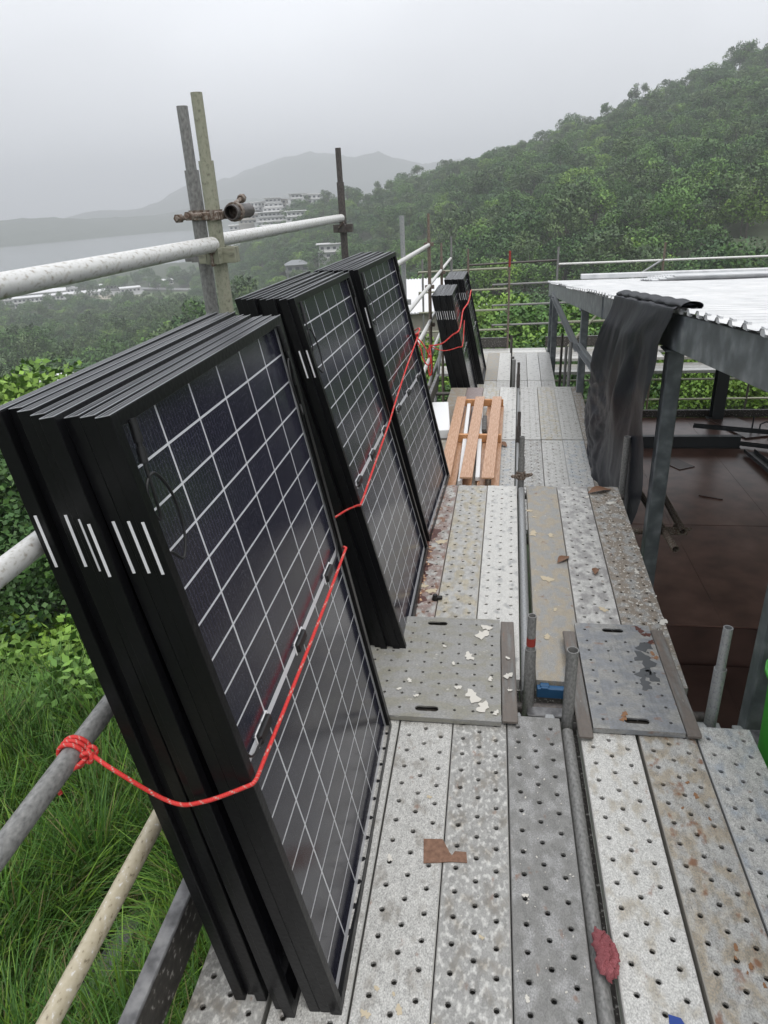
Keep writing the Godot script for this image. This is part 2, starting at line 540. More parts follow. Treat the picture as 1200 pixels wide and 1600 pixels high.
	M.rope = mat(Color(1, 1, 1), 0.65)
	M.rope.albedo_texture = ImageTexture.create_from_image(ropeim)
	M.rope.uv1_scale = Vector3(1, 0.5, 1)
	M.steel_grey = worn(noise(0.012, 31, FastNoiseLite.TYPE_SIMPLEX_SMOOTH, 6), [0.0, 0.4, 0.6, 0.8, 1.0], [Color(0.075, 0.085, 0.095), Color(0.105, 0.118, 0.130), Color(0.14, 0.156, 0.17), Color(0.19, 0.206, 0.22), Color(0.28, 0.295, 0.31)], 0.9, 0.38, 0.1, true)
	M.steel_dark = mat(Color(0.03, 0.034, 0.037), 0.4)
	M.steel_light = mat(Color(0.16, 0.17, 0.175), 0.35)
	M.roof = worn(noise(0.01, 32, FastNoiseLite.TYPE_SIMPLEX_SMOOTH, 5), [0.0, 0.5, 1.0], [Color(0.42, 0.43, 0.44), Color(0.55, 0.56, 0.57), Color(0.62, 0.62, 0.62)], 0.5, 0.35, 0.0, true)
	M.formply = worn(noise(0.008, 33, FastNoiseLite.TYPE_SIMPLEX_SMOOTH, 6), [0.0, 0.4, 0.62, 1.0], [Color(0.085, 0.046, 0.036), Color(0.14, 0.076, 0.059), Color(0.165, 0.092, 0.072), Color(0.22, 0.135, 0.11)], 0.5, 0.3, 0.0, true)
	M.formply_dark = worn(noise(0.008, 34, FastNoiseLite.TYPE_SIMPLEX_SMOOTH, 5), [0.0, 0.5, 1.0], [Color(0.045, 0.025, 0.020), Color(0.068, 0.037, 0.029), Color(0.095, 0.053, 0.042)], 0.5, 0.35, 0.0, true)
	M.tarp = mat(Color(0.013, 0.0145, 0.020), 0.42, 0.0, 0.27)
	M.tarp.normal_enabled = true
	var crink := noise(0.011, 35, FastNoiseLite.TYPE_CELLULAR, 1)
	crink.cellular_return_type = FastNoiseLite.RETURN_DISTANCE2_ADD
	crink.fractal_type = FastNoiseLite.FRACTAL_FBM
	crink.fractal_octaves = 3
	crink.domain_warp_enabled = true
	crink.domain_warp_amplitude = 30.0
	crink.domain_warp_frequency = 0.012
	M.tarp.normal_texture = bump_tex(crink, 9.0)
	M.tarp.normal_scale = 0.25
	M.tarp.uv1_scale = Vector3(1.3, 1.0, 1)
	M.timber = worn(noise(0.02, 36, FastNoiseLite.TYPE_SIMPLEX_SMOOTH, 5), [0.0, 0.45, 0.6, 1.0], [Color(0.36, 0.15, 0.05), Color(0.50, 0.23, 0.09), Color(0.57, 0.29, 0.13), Color(0.62, 0.38, 0.21)], 1.5, 0.5)
	M.timber_wet = worn(noise(0.02, 37, FastNoiseLite.TYPE_SIMPLEX_SMOOTH, 5), [0.0, 0.45, 0.6, 1.0], [Color(0.32, 0.16, 0.08), Color(0.43, 0.24, 0.14), Color(0.49, 0.30, 0.19), Color(0.55, 0.38, 0.27)], 1.5, 0.35)
	for k in ["timber", "timber_wet"]:
		M[k].uv1_scale = Vector3(9, 9, 0.7)
	M.foam = mat(Color(0.75, 0.76, 0.77), 0.5)
	M.board_grey = worn(noise(0.02, 38, FastNoiseLite.TYPE_SIMPLEX_SMOOTH, 5), [0.0, 0.4, 0.6, 1.0], [Color(0.06, 0.06, 0.062), Color(0.13, 0.13, 0.135), Color(0.19, 0.19, 0.195), Color(0.27, 0.27, 0.27)], 1.3, 0.45, 0.1)
	M.board_dark = worn(noise(0.03, 39, FastNoiseLite.TYPE_SIMPLEX_SMOOTH, 5), [0.0, 0.5, 0.72, 0.8, 1.0], [Color(0.025, 0.022, 0.02), Color(0.05, 0.045, 0.04), Color(0.07, 0.062, 0.055), Color(0.3, 0.29, 0.27), Color(0.4, 0.39, 0.36)], 1.8, 0.5)

# ---------------------------------------------------------------- the land
var land_noise := noise(0.02, 51, FastNoiseLite.TYPE_SIMPLEX_SMOOTH, 4)

func along(tb: Array, x: float) -> float:
	if x <= tb[0][0]: return tb[0][1]
	for i in tb.size() - 1:
		if x < tb[i + 1][0]:
			var t: float = (x - tb[i][0]) / (tb[i + 1][0] - tb[i][0])
			return lerpf(tb[i][1], tb[i + 1][1], t * t * (3.0 - 2.0 * t))
	return tb[-1][1]

const SEA := -58.0
var ridge_el := [[-30.0, -7.4], [-24.0, -6.2], [-21.0, -4.6], [-18.0, -2.0], [-14.0, -1.15], [-10.0, -0.6], [-6.0, 0.15], [-2.5, 0.75], [2.0, 1.9], [6.0, 2.8], [10.0, 4.15], [17.0, 6.1], [26.0, 7.6], [50.0, 9.0], [100.0, 7.0]]

func land(x: float, z: float) -> float:
	var r := sqrt(x * x + z * z)
	var az := rad_to_deg(atan2(x, -z))
	if absf(az) > 100.0:
		az = 100.0 * signf(az)
	var near := along([[0.0, -3.6], [8.0, -3.9], [20.0, -7.0], [40.0, -12.0], [70.0, -17.0], [100.0, -22.0]], r)
	near = lerpf(along([[0.0, -3.6], [7.0, -3.9], [14.0, -6.6], [24.0, -11.0], [40.0, -16.5], [70.0, -23.5], [100.0, -28.0]], r), near, smoothstep(-24.0, -8.0, az))
	var left := along([[70.0, -23.5], [100.0, -28.0], [200.0, -40.0], [330.0, -51.0], [430.0, -56.0], [760.0, -56.3], [900.0, -59.5], [1000.0, -75.0], [1400.0, -80.0]], r)
	var t := clampf((az + 24.0) / 24.0, 0.0, 1.0)
	var rb := lerpf(430.0, 84.0, pow(t, 0.75))
	var yb := lerpf(-56.0, -18.5, pow(t, 0.8))
	var rr := along([[-24.0, 600.0], [-18.0, 540.0], [-10.0, 450.0], [-2.0, 410.0], [100.0, 400.0]], az)
	var yr := maxf(2.0 + rr * tan(deg_to_rad(along(ridge_el, az))), -56.0)
	var ahead := 0.0
	if r < rb:
		ahead = lerpf(-17.0, yb, clampf((r - 70.0) / maxf(rb - 70.0, 1.0), 0.0, 1.0))
	elif r < rr:
		var q := (r - rb) / (rr - rb)
		ahead = lerpf(yb, yr, q * (0.75 + 0.25 * q))
	else:
		ahead = maxf(yr - (r - rr) * 0.28, -56.0 if az < -5.0 else -40.0)
		if r > 800.0 and az < -5.0:
			ahead = along([[800.0, -56.0], [900.0, -59.5], [1000.0, -75.0]], r)
	var far := lerpf(left, ahead, smoothstep(-30.0, -22.0, az))
	if az < -60.0:
		far = lerpf(left, -17.0, smoothstep(-60.0, -100.0, az))
	var y := lerpf(near, far, smoothstep(60.0, 100.0, r))
	var flat := 1.0 - smoothstep(-50.0, -56.0, y)
	y += land_noise.get_noise_2d(x, z) * clampf((r - 15.0) * 0.05, 0.0, 4.0) * flat
	y += land_noise.get_noise_2d(x * 8.0, z * 8.0) * 0.25 * smoothstep(2.5, 7.0, r) * flat
	return y

func build_land() -> void:
	var soil := worn(noise(0.015, 61, FastNoiseLite.TYPE_SIMPLEX_SMOOTH, 6), [0.0, 0.4, 0.6, 1.0], [Color(0.045, 0.03, 0.018), Color(0.028, 0.04, 0.014), Color(0.035, 0.06, 0.018), Color(0.05, 0.085, 0.025)], 0.13, 0.9, 0.0, true)
	var rs := [0.0]
	var r := 1.0
	while r < 1400.0:
		rs.append(r)
		r *= 1.06
		r += 0.25
	rs.append(2300.0)
	var azs := []
	var a := -180.0
	while a <= 180.01:
		azs.append(a)
		a += 0.75 if a > -70.0 and a < 45.0 else 5.0
	var rows := []
	for q in rs:
		var row := []
		for b in azs:
			var x: float = sin(deg_to_rad(b)) * q
			var z: float = -cos(deg_to_rad(b)) * q
			row.append(Vector3(x, land(x, z), z))
		rows.append(row)
	var g := Geo.new()
	g.grid(rows, Vector3.UP)
	struct("ground", g, soil)

	var water := mat(Color(0.14, 0.16, 0.16), 0.22)
	water.normal_enabled = true
	water.normal_texture = bump_tex(noise(0.03, 63), 3.0)
	water.normal_scale = 0.3
	water.uv1_triplanar = true
	water.uv1_world_triplanar = true
	water.uv1_scale = Vector3.ONE * 0.01
	g = Geo.new()
	g.quad(Vector3(-2600, SEA, 300), Vector3(900, SEA, 300), Vector3(900, SEA, -3100), Vector3(-2600, SEA, -3100), Vector3.UP)
	struct("sea", g, water)

	# hills across the bay
	var hn := noise(0.0016, 71, FastNoiseLite.TYPE_SIMPLEX_SMOOTH, 5)
	var far_green := worn(noise(0.02, 72, FastNoiseLite.TYPE_SIMPLEX_SMOOTH, 5), [0.0, 0.5, 1.0], [Color(0.02, 0.03, 0.014), Color(0.035, 0.055, 0.02), Color(0.05, 0.075, 0.03)], 0.01, 0.9, 0.0, true)
	var hill_sets := [
		[1700.0, 2100.0, [[-52.0, -10.0], [-44.0, -16.0], [-37.0, -20.0], [-33.0, -18.0], [-29.0, -24.0], [-25.0, -20.0], [-20.0, 0.0], [-10.0, -10.0], [0.0, -20.0]]],
		[2500.0, 3100.0, [[-36.0, -40.0], [-27.0, -10.0], [-22.0, 55.0], [-17.0, 112.0], [-13.5, 132.0], [-9.0, 116.0], [-5.0, 95.0], [0.0, 80.0], [8.0, 50.0], [16.0, 20.0]]]]
	for hs in hill_sets:
		var rw := []
		for i in 25:
			var q: float = float(i) / 24.0
			var row := []
			var az := -54.0
			while az <= 18.0:
				var d: float = lerpf(hs[0], hs[1], q) + 120.0 * sin(az * 0.21)
				var x: float = sin(deg_to_rad(az)) * d
				var z: float = -cos(deg_to_rad(az)) * d
				var top := along(hs[2], az)
				var y: float = SEA - 6.0 + (top - SEA + 6.0) * sin(minf(q * 1.25, 1.6) * PI * 0.5) * (1.0 + 0.3 * hn.get_noise_2d(x * 1.6, z * 1.6)) + 4.0 * hn.get_noise_2d(x * 14.0, z * 14.0)
				row.append(Vector3(x, y if q > 0.0 else SEA - 8.0, z))
				az += 0.5
			rw.append(row)
		g = Geo.new()
		g.grid(rw, Vector3.UP)
		struct("hills", g, far_green)

# ---------------------------------------------------------------- the house under construction
func roof_y(z: float) -> float:
	return 1.745 + 0.102 * z

func build_house() -> void:
	# roof: one part per ribbed sheet, ribs running away from the eave
	var roof := thing("sheet_roof", "white ribbed metal roof sheets laid on the grey steel beam", "roof", Vector3(1.08, 0, 0))
	var pitch := 0.1905
	var k := 0
	var z := 0.786
	while z > -14.2:
		var g := Geo.new()
		var pts := []
		for r in 4:
			var zz := z - r * pitch
			for q in [[0.0, 0.0], [0.105, 0.0], [0.125, 0.02], [0.168, 0.02], [0.1885, 0.0]]:
				pts.append([zz - q[0], q[1]])
		pts.append([z - 4 * pitch - 0.02, 0.0])
		var x0 := -0.02 + rng.randf_range(-0.012, 0.012)
		var lift := 0.004 * (k % 2) + rng.randf_range(0.0, 0.004)
		var rows := []
		for p in pts:
			var row := []
			for i in 9:
				var x := lerpf(x0, 6.4, i / 8.0)
				var sag := 0.006 * sin(i * 1.7 + k * 2.1) + (0.012 * sin(k * 1.3) if i == 0 else 0.0)
				row.append(Vector3(x, roof_y(p[0]) + 0.012 + p[1] + lift + sag, p[0]))
			rows.append(row)
		for i in rows.size() - 1:
			for j in 8:
				g.flat(rows[i][j], rows[i][j + 1], rows[i + 1][j + 1], Vector3.UP)
				g.flat(rows[i][j], rows[i + 1][j + 1], rows[i + 1][j], Vector3.UP)
		part("roof_sheet", g.mesh(), M.roof, roof)
		g = Geo.new()
		for r in 4:
			var zz := z - r * pitch - 0.1465
			g.box(Vector3(x0 + 0.012, roof_y(zz) + 0.019 + lift + 0.5 * (0.012 * sin(k * 1.3)), zz), Vector3(0.016, 0.036, 0.052))
		part("rib_closure", g.mesh(), M.roof, roof)
		z -= 4 * pitch
		k += 1
	var fl := Geo.new()
	fl.bbox(Vector3(3.6, roof_y(-14.32) + 0.10, -14.32), Vector3(6.0, 0.09, 0.12), 0.01)
	part("edge_flashing", fl.mesh(), M.roof, roof)
	var loose := thing("loose_roof_sheets", "short stack of loose white roof sheets lying on the far end of the roof", "roof sheet", Vector3(2.4, 0, -11.5))
	for i in 4:
		var g := Geo.new()
		for r in 5:
			g.box(Vector3(1.8 + 0.1 * i, roof_y(-11.5 - r * 0.19) + 0.055 + 0.02 * i, -r * 0.19 + 0.03 * i), Vector3(3.6, 0.014, 0.178))
		part("sheet", g.mesh(), M.roof, loose)

	# eave beam, two lengths, meeting behind the plastic
	for s in [[-14.35, -7.32, "far length of the grey steel eave beam under the roof edge"], [-7.3, 1.0, "near length of the grey steel eave beam, plastic hanging over it"]]:
		var o := thing("eave_beam", s[2], "steel beam", Vector3(1.13, 0, 0), "eave beams")
		var a := Vector3(0, roof_y(s[0]) - 0.11, s[0])
		var b := Vector3(0, roof_y(s[1]) - 0.11, s[1])
		var bs := Basis(Quaternion(Vector3(0, 0, 1), (b - a).normalized()))
		var g := Geo.new()
		g.bbox((a + b) * 0.5 + Vector3(-0.03, 0, 0), Vector3(0.012, 0.21, (b - a).length()), 0.002, bs)
		part("web", g.mesh(), M.steel_grey, o)
		for t in [-1.0, 1.0]:
			g = Geo.new()
			g.bbox((a + b) * 0.5 + Vector3(0.018, t * 0.099, 0), Vector3(0.084, 0.012, (b - a).length()), 0.002, bs)
			part("flange", g.mesh(), M.steel_grey, o)
		g = Geo.new()
		g.bbox(b + Vector3(0, -0.0, -0.03), Vector3(0.09, 0.2, 0.014), 0.002, bs)
		part("end_plate", g.mesh(), M.steel_grey, o)

	var cols := [
		[1.15, -4.6, -1.9, 0.10, "grey steel column beside the hanging black plastic, pipes clamped to its foot"],
		[1.15, -9.1, -1.9, 0.09, "grey steel column midway along the eave, behind the plastic"],
		[1.15, -13.35, -2.2, 0.10, "grey steel column, inner one of the pair at the far eave corner"],
		[1.14, -13.95, -2.2, 0.10, "grey steel column, outermost at the far eave corner"],
		[3.96, -12.5, -1.9, 0.19, "dark broad steel column standing on the brown floor, far side"],
		[1.30, -2.85, -2.35, 0.10, "grey steel column at the right edge, beyond the green bin"]]
	for c in cols:
		var top: float = roof_y(c[1]) - 0.22
		var o := thing("steel_column", c[4], "steel column", Vector3(c[0], c[2], c[1]), "steel columns")
		var h: float = top - c[2]
		var w: float = c[3]
		var g := Geo.new()
		if w > 0.15:
			g.bbox(Vector3(0, h * 0.5, 0), Vector3(0.012, h, w), 0.001)
			for s in [-1.0, 1.0]:
				g.bbox(Vector3(0, h * 0.5, s * w * 0.5), Vector3(w, h, 0.014), 0.002)
		else:
			g.bbox(Vector3(0, h * 0.5, 0), Vector3(w, h, w), 0.007)
		part("shaft", g.mesh(), M.steel_dark if w > 0.15 else M.steel_grey, o)
		g = Geo.new()
		g.bbox(Vector3(0, 0.008, 0), Vector3(w + 0.1, 0.016, w + 0.1), 0.002)
		part("base_plate", g.mesh(), M.steel_grey, o)
		g = Geo.new()
		g.bbox(Vector3(0, h - 0.006, 0), Vector3(w + 0.05, 0.012, w + 0.05), 0.002)
		part("cap_plate", g.mesh(), M.steel_grey, o)
	for s in [[-13.3, 0.20, -9.2, 0.10, "grey channel girt from the far corner column to the middle column"], [-9.0, 0.15, -6.3, 0.30, "grey channel girt running from the middle column behind the plastic"]]:
		var a := Vector3(1.11, s[1], s[0])
		var b := Vector3(1.11, s[3], s[2])
		var o := thing("steel_girt", s[4], "steel girt", a, "girts")
		var bs := Basis(Quaternion(Vector3(0, 0, 1), (b - a).normalized()))
		var g := Geo.new()
		g.bbox((b - a) * 0.5, Vector3(0.006, 0.1, (b - a).length()), 0.001, bs)
		part("web", g.mesh(), M.steel_grey, o)
		for t in [-1.0, 1.0]:
			g = Geo.new()
			g.bbox((b - a) * 0.5 + Vector3(-0.025, t * 0.048, 0), Vector3(0.05, 0.005, (b - a).length()), 0.001, bs)
			part("flange", g.mesh(), M.steel_light, o)

	# brown formply floor, sheet by sheet, and the lower one in front of it
	var fo := Node3D.new()
	fo.name = "house_floor"
	fo.set_meta("kind", "structure")
	add_child(fo)
	var sheet := {}
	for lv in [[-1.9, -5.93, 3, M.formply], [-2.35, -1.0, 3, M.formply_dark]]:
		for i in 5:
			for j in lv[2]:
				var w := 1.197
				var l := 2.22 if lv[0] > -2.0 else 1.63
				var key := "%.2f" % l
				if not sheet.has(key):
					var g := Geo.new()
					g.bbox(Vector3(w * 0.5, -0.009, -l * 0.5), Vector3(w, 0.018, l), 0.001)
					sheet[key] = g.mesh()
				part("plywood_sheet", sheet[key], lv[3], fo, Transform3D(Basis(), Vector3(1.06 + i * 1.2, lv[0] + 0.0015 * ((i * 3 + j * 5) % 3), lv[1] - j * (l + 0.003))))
	var g2 := Geo.new()
	g2.box(Vector3(4.06, -2.22, -9.27), Vector3(6.0, 0.58, 6.66))
	g2.box(Vector3(4.06, -2.55, -3.45), Vector3(6.0, 0.35, 4.9))
	part("floor_bearer", g2.mesh(), M.formply_dark, fo)
	g2 = Geo.new()
	g2.bbox(Vector3(3.9, -1.84, -12.66), Vector3(5.6, 0.13, 0.06), 0.004)
	part("edge_upstand", g2.mesh(), M.board_dark, fo)

	# steel and offcuts lying on the floor
	var bm := thing("floor_beam", "dark steel beam lying across the brown floor behind the black plastic", "steel beam", Vector3(1.2, -1.9, -11.0))
	var g3 := Geo.new()
	g3.bbox(Vector3(1.35, 0.1, 0), Vector3(2.72, 0.18, 0.008), 0.001)
	part("web", g3.mesh(), M.steel_dark, bm)
	for t in [0.006, 0.194]:
		g3 = Geo.new()
		g3.bbox(Vector3(1.35, t, 0), Vector3(2.72, 0.012, 0.1), 0.002)
		part("flange", g3.mesh(), M.steel_dark, bm)
	var rods := [
		[Vector3(3.3, -1.7, -11.45), Vector3(5.2, -1.68, -10.75), 0.09, "dark steel channel lying askew over the floor beam, its end towards the plastic"],
		[Vector3(3.5, -1.86, -11.2), Vector3(5.4, -1.86, -10.4), 0.07, "second dark steel channel on the floor, under the askew one"],
		[Vector3(3.95, -1.86, -10.7), Vector3(4.05, -1.86, -9.4), 0.16, "wide black steel section lying at the right edge of the floor"]]
	for r in rods:
		var o := thing("steel_channel", r[3], "steel channel", r[0], "loose steel on the floor")
		var d: Vector3 = r[1] - r[0]
		var bs := Basis(Quaternion(Vector3(0, 0, 1), d.normalized()))
		var w: float = r[2]
		var g := Geo.new()
		g.bbox(d * 0.5, Vector3(w, 0.006, d.length()), 0.001, bs)
		part("web", g.mesh(), M.steel_dark, o)
		for t in [-1.0, 1.0]:
			g = Geo.new()
			g.bbox(d * 0.5 + bs * Vector3(t * (w * 0.5 - 0.003), 0.025, 0), Vector3(0.005, 0.05, d.length()), 0.001, bs)
			part("flange", g.mesh(), M.steel_dark, o)
	for r in [[Vector3(2.8, -1.893, -10.25), 0.28, 0.42, 0.5, "brown plywood offcut lying in front of the floor beam"], [Vector3(4.2, -1.88, -12.0), 0.5, 1.1, 0.3, "long brown plywood sheet leaning flat by the broad dark column"], [Vector3(2.95, -1.893, -9.0), 0.03, 0.3, 1.1, "thin timber batten lying alone on the brown floor"]]:
		var g := Geo.new()
		g.bbox(Vector3(), Vector3(r[1], 0.017, r[2]), 0.001, Basis(Vector3.UP, r[3]))
		one("plywood_offcut", g, M.formply_dark, r[4], "plywood offcut", "", r[0])
	var bb := thing("bent_bars", "bent black reinforcing bars sticking up at the floor's far right", "steel bar", Vector3(4.3, -1.9, -11.7))
	for q in [[Vector3(0, 0, 0), Vector3(0, 0.3, 0)], [Vector3(0.12, 0, 0), Vector3(0.12, 0.16, 0), Vector3(0.2, 0.2, 0), Vector3(0.36, 0.18, 0), Vector3(0.48, 0.04, 0), Vector3(0.5, 0, 0)], [Vector3(0.3, 0, 0), Vector3(0.27, 0.19, 0)], [Vector3(0.75, 0, 0), Vector3(0.8, 0.36, 0)]]:
		var bar := Geo.new()
		bar.path(q, 0.013)
		part("bar", bar.mesh(), M.steel_dark, bb)

	# black plastic hung over the eave beam
	var tarp := thing("plastic_sheet", "sheet of black builder's plastic draped over the eave beam", "plastic sheet", Vector3(1.07, 0, 0))
	var fn := noise(0.9, 81, FastNoiseLite.TYPE_SIMPLEX_SMOOTH, 3)
	var creases := []
	for i in 34:
		var a := rng.randf_range(-0.6, 0.6) + (PI * 0.5 if i % 4 == 0 else 0.0)
		creases.append([Vector2(cos(a), sin(a)), rng.randf_range(0.0, 1.0), rng.randf_range(-1.0, 1.0) * 0.26, rng.randf_range(0.03, 0.12)])
	var rows := []
	var nr := 120
	var nc := 90
	for i in nr:
		var t := float(i) / (nr - 1)
		var row := []
		for j in nc:
			var s := float(j) / (nc - 1)     # 0 right edge .. 1 left edge
			var zt := lerpf(-4.28, -6.35, s)
			var p := Vector3()
			if t < 0.14:      # from the roll on the roof to the edge
				var q := t / 0.14
				p = Vector3(lerpf(0.10, -0.035, q), roof_y(zt) + lerpf(0.05, 0.035, q) + 0.02 * sin(q * PI) + 0.012 * fn.get_noise_2d(q * 3.0, zt * 4.0), zt)
			else:
				var q := (t - 0.14) / 0.86
				var zr := along([[0.0, -4.28], [0.12, -4.50], [0.5, -4.62], [1.0, -5.05]], q)
				var zl := along([[0.0, -6.35], [0.35, -6.75], [0.62, -7.0], [0.8, -6.75], [1.0, -6.35]], q)
				var zz := lerpf(zr, zl, s)
				var top := roof_y(zt) + 0.045
				var y := lerpf(top, -0.92 + 0.16 * sin(s * 7.0) + 0.3 * s * (1.0 - s), q)
				var fold := 0.02 * sin(s * 11.0 + q * 2.6 + 2.0 * fn.get_noise_2d(q * 1.2, 3.0)) * smoothstep(0.0, 0.35, q)
				var sharp := 0.0
				for c in creases:
					var dd: float = absf(((c[0] as Vector2).dot(Vector2(s, q * 1.1))) - c[1])
					sharp += c[2] * maxf(0.0, c[3] - dd)
				var crease := sharp * smoothstep(0.05, 0.2, q) + 0.06 * fn.get_noise_2d(s * 1.4, q * 1.0) + 0.02 * fn.get_noise_2d(s * 8.0 + 9.0, q * 16.0) * smoothstep(0.2, 0.5, q) * smoothstep(0.3, 0.8, s)
				p = Vector3(-0.05 + fold + crease - 0.08 * sin(q * PI) * s, y, zz)
				if q < 0.12:
					p.x = lerpf(-0.035, p.x, q / 0.12)
			row.append(p)
		rows.append(row)
	var tg := Geo.new()
	tg.grid(rows, Vector3.LEFT, Vector2(1, 1.6))
	part("hanging_sheet", tg.mesh(), M.tarp, tarp)
	var rows2 := []
	for i in 46:       # rolled end lying on the roof, a spiral
		var a := TAU * 2.4 * i / 45.0
		var rr := 0.048 - 0.040 * i / 45.0
		var row := []
		for j in 20:
			var zt := lerpf(-4.20, -6.38, j / 19.0)
			row.append(Vector3(0.035 + sin(a) * rr * 1.5, roof_y(zt) + 0.035 + 0.02 + (cos(a + PI)) * rr * 0.7 + 0.006 * sin(j * 2.0 + i * 0.4), zt + 0.01 * sin(i * 0.5)))
		rows2.append(row)
	tg = Geo.new()
	tg.grid(rows2, Vector3.UP, Vector2(1, 1))
	part("rolled_edge", tg.mesh(), M.tarp, tarp)
	tg = Geo.new()
	var fl2 := []
	for i in 8:
		var row := []
		for j in 8:
			var u := i / 7.0
			var v := j / 7.0
			row.append(Vector3(-0.08 - 0.10 * u * v, -0.52 + 0.20 * (v - 0.5) * (1.0 - u) - 0.05 * u + 0.02 * sin(u * 5.0 + v * 4.0), -6.35 - 0.32 * u))
		fl2.append(row)
	tg.grid(fl2, Vector3.LEFT)
	part("loose_flap", tg.mesh(), M.tarp, tarp)

	# pipes clamped to the near column
	rail("rusty scaffold tube clamped across the column foot beside the plastic", Vector3(0.98, -0.29, -4.70), Vector3(1.42, -0.30, -4.72), M.rusty, "scaffold_tube", "scaffold tube")
	rail("open-ended scaffold tube clamped left of the grey column, pointing at the camera", Vector3(1.19, -0.24, -5.35), Vector3(1.25, -0.24, -4.33), M.rusty, "scaffold_tube", "scaffold tube")
	rail("open-ended scaffold tube clamped right of the grey column, pointing at the camera", Vector3(1.36, -0.24, -5.4), Vector3(1.36, -0.24, -4.6), M.rusty, "scaffold_tube", "scaffold tube")
	for q in [[Vector3(1.215, -0.265, -4.71), "rusty coupler joining the crossing tubes left of the column"], [Vector3(1.36, -0.265, -4.71), "rusty coupler joining the crossing tubes right of the column"]]:
		coupler(q[1], q[0])

	# a green bin cut by the right edge
	var bin := thing("green_bin", "bright green plastic bin at the right edge of the walkway", "bin", Vector3(1.26, -0.32, -2.36))
	var prof := [[0.10, 0.0], [0.125, 0.01], [0.15, 0.55], [0.17, 0.555], [0.17, 0.575], [0.145, 0.575], [0.12, 0.04]]
	var bg := Geo.new()
	var br := []
	for p in prof:
		var row := []
		for i in 25:
			var a := TAU * i / 24.0
			row.append(Vector3(cos(a) * p[0], p[1], sin(a) * p[0]))
		br.append(row)
	bg.grid(br, Vector3(-1, 0, 0))
	part("bin_body", bg.mesh(), mat(Color(0.05, 0.36, 0.035), 0.4), bin)
	bg = Geo.new()
	bg.tube(Vector3(0, 0.04, 0), Vector3(0, 0.05, 0), 0.121, 24)
	part("bin_bottom", bg.mesh(), mat(Color(0.04, 0.3, 0.03), 0.5), bin)
	var bk := thing("bin_bracket", "grey steel bracket board under the green bin", "bracket", Vector3(1.25, -0.32, -2.3))
	bg = Geo.new()
	bg.bbox(Vector3(0, -0.02, -0.1), Vector3(0.3, 0.035, 0.6), 0.004)
	part("board", bg.mesh(), M.board_grey, bk)

func coupler(label: String, p: Vector3, turn := 0.0) -> void:
	var o := thing("scaffold_coupler", label, "coupler", p, "couplers")
	o.rotation.y = turn
	var g := Geo.new()
	g.tube(Vector3(0, -0.03, 0), Vector3(0, 0.03, 0), 0.034, 14, 0.025)
	part("collar", g.mesh(), M.rusty, o)
	g = Geo.new()
	g.tube(Vector3(0, 0, -0.03), Vector3(0, 0, 0.03), 0.033, 14, 0.025)
	part("collar", g.mesh(), M.rusty, o, Transform3D(Basis(), Vector3(0, 0.0, 0.0)))
	for s in [-1.0, 1.0]:
		g = Geo.new()
		g.tube(Vector3(0.03 * s, 0.0, 0.02), Vector3(0.085 * s, 0.004, 0.02), 0.007, 8)
		g.tube(Vector3(0.062 * s, 0.003, 0.02), Vector3(0.078 * s, 0.004, 0.02), 0.0135, 6)
		g.bbox(Vector3(0.045 * s, 0, 0.02), Vector3(0.03, 0.03, 0.012), 0.002)
		part("bolt", g.mesh(), M.rusty, o)

# ---------------------------------------------------------------- decks
func holed(g: Geo, rc: Rect2, hole: Array, y: float, depth: float) -> void:   # a rectangle in x,z with one hole through it
	var c := Vector2()
	for p in hole:
		c += p / float(hole.size())
	var outer := []
	for p in hole:
		var d: Vector2 = (p - c).normalized()
		var tx := 1e9 if absf(d.x) < 1e-6 else ((rc.end.x if d.x > 0 else rc.position.x) - c.x) / d.x
		var ty := 1e9 if absf(d.y) < 1e-6 else ((rc.end.y if d.y > 0 else rc.position.y) - c.y) / d.y
		outer.append(c + d * minf(tx, ty))
	var k := hole.size()
	var uvf := func(p: Vector2) -> Vector2: return Vector2(p.x / 0.5, p.y / 2.0)
	for i in k:
		var a: Vector2 = hole[i]; var b: Vector2 = hole[(i + 1) % k]
		var oa: Vector2 = outer[i]; var ob: Vector2 = outer[(i + 1) % k]
		var A := Vector3(a.x, y, a.y); var B := Vector3(b.x, y, b.y)
		var U := Vector3.UP
		g.tri(Vector3(oa.x, y, oa.y), Vector3(ob.x, y, ob.y), B, U, U, U, uvf.call(oa), uvf.call(ob), uvf.call(b))
		g.tri(Vector3(oa.x, y, oa.y), B, A, U, U, U, uvf.call(oa), uvf.call(b), uvf.call(a))
		var xa := absf(oa.x - rc.position.x) < 1e-5 or absf(oa.x - rc.end.x) < 1e-5
		var xb := absf(ob.x - rc.position.x) < 1e-5 or absf(ob.x - rc.end.x) < 1e-5
		if xa != xb:      # the corner left over
			var q := Vector2(oa.x if xa else ob.x, ob.y if xa else oa.y)
			g.tri(Vector3(oa.x, y, oa.y), Vector3(q.x, y, q.y), Vector3(ob.x, y, ob.y), U, U, U, uvf.call(oa), uvf.call(q), uvf.call(ob))
		var nn := (c - (a + b) * 0.5).normalized()
		g.quad(A, B, B - Vector3(0, depth, 0), A - Vector3(0, depth, 0), Vector3(nn.x, 0, nn.y))

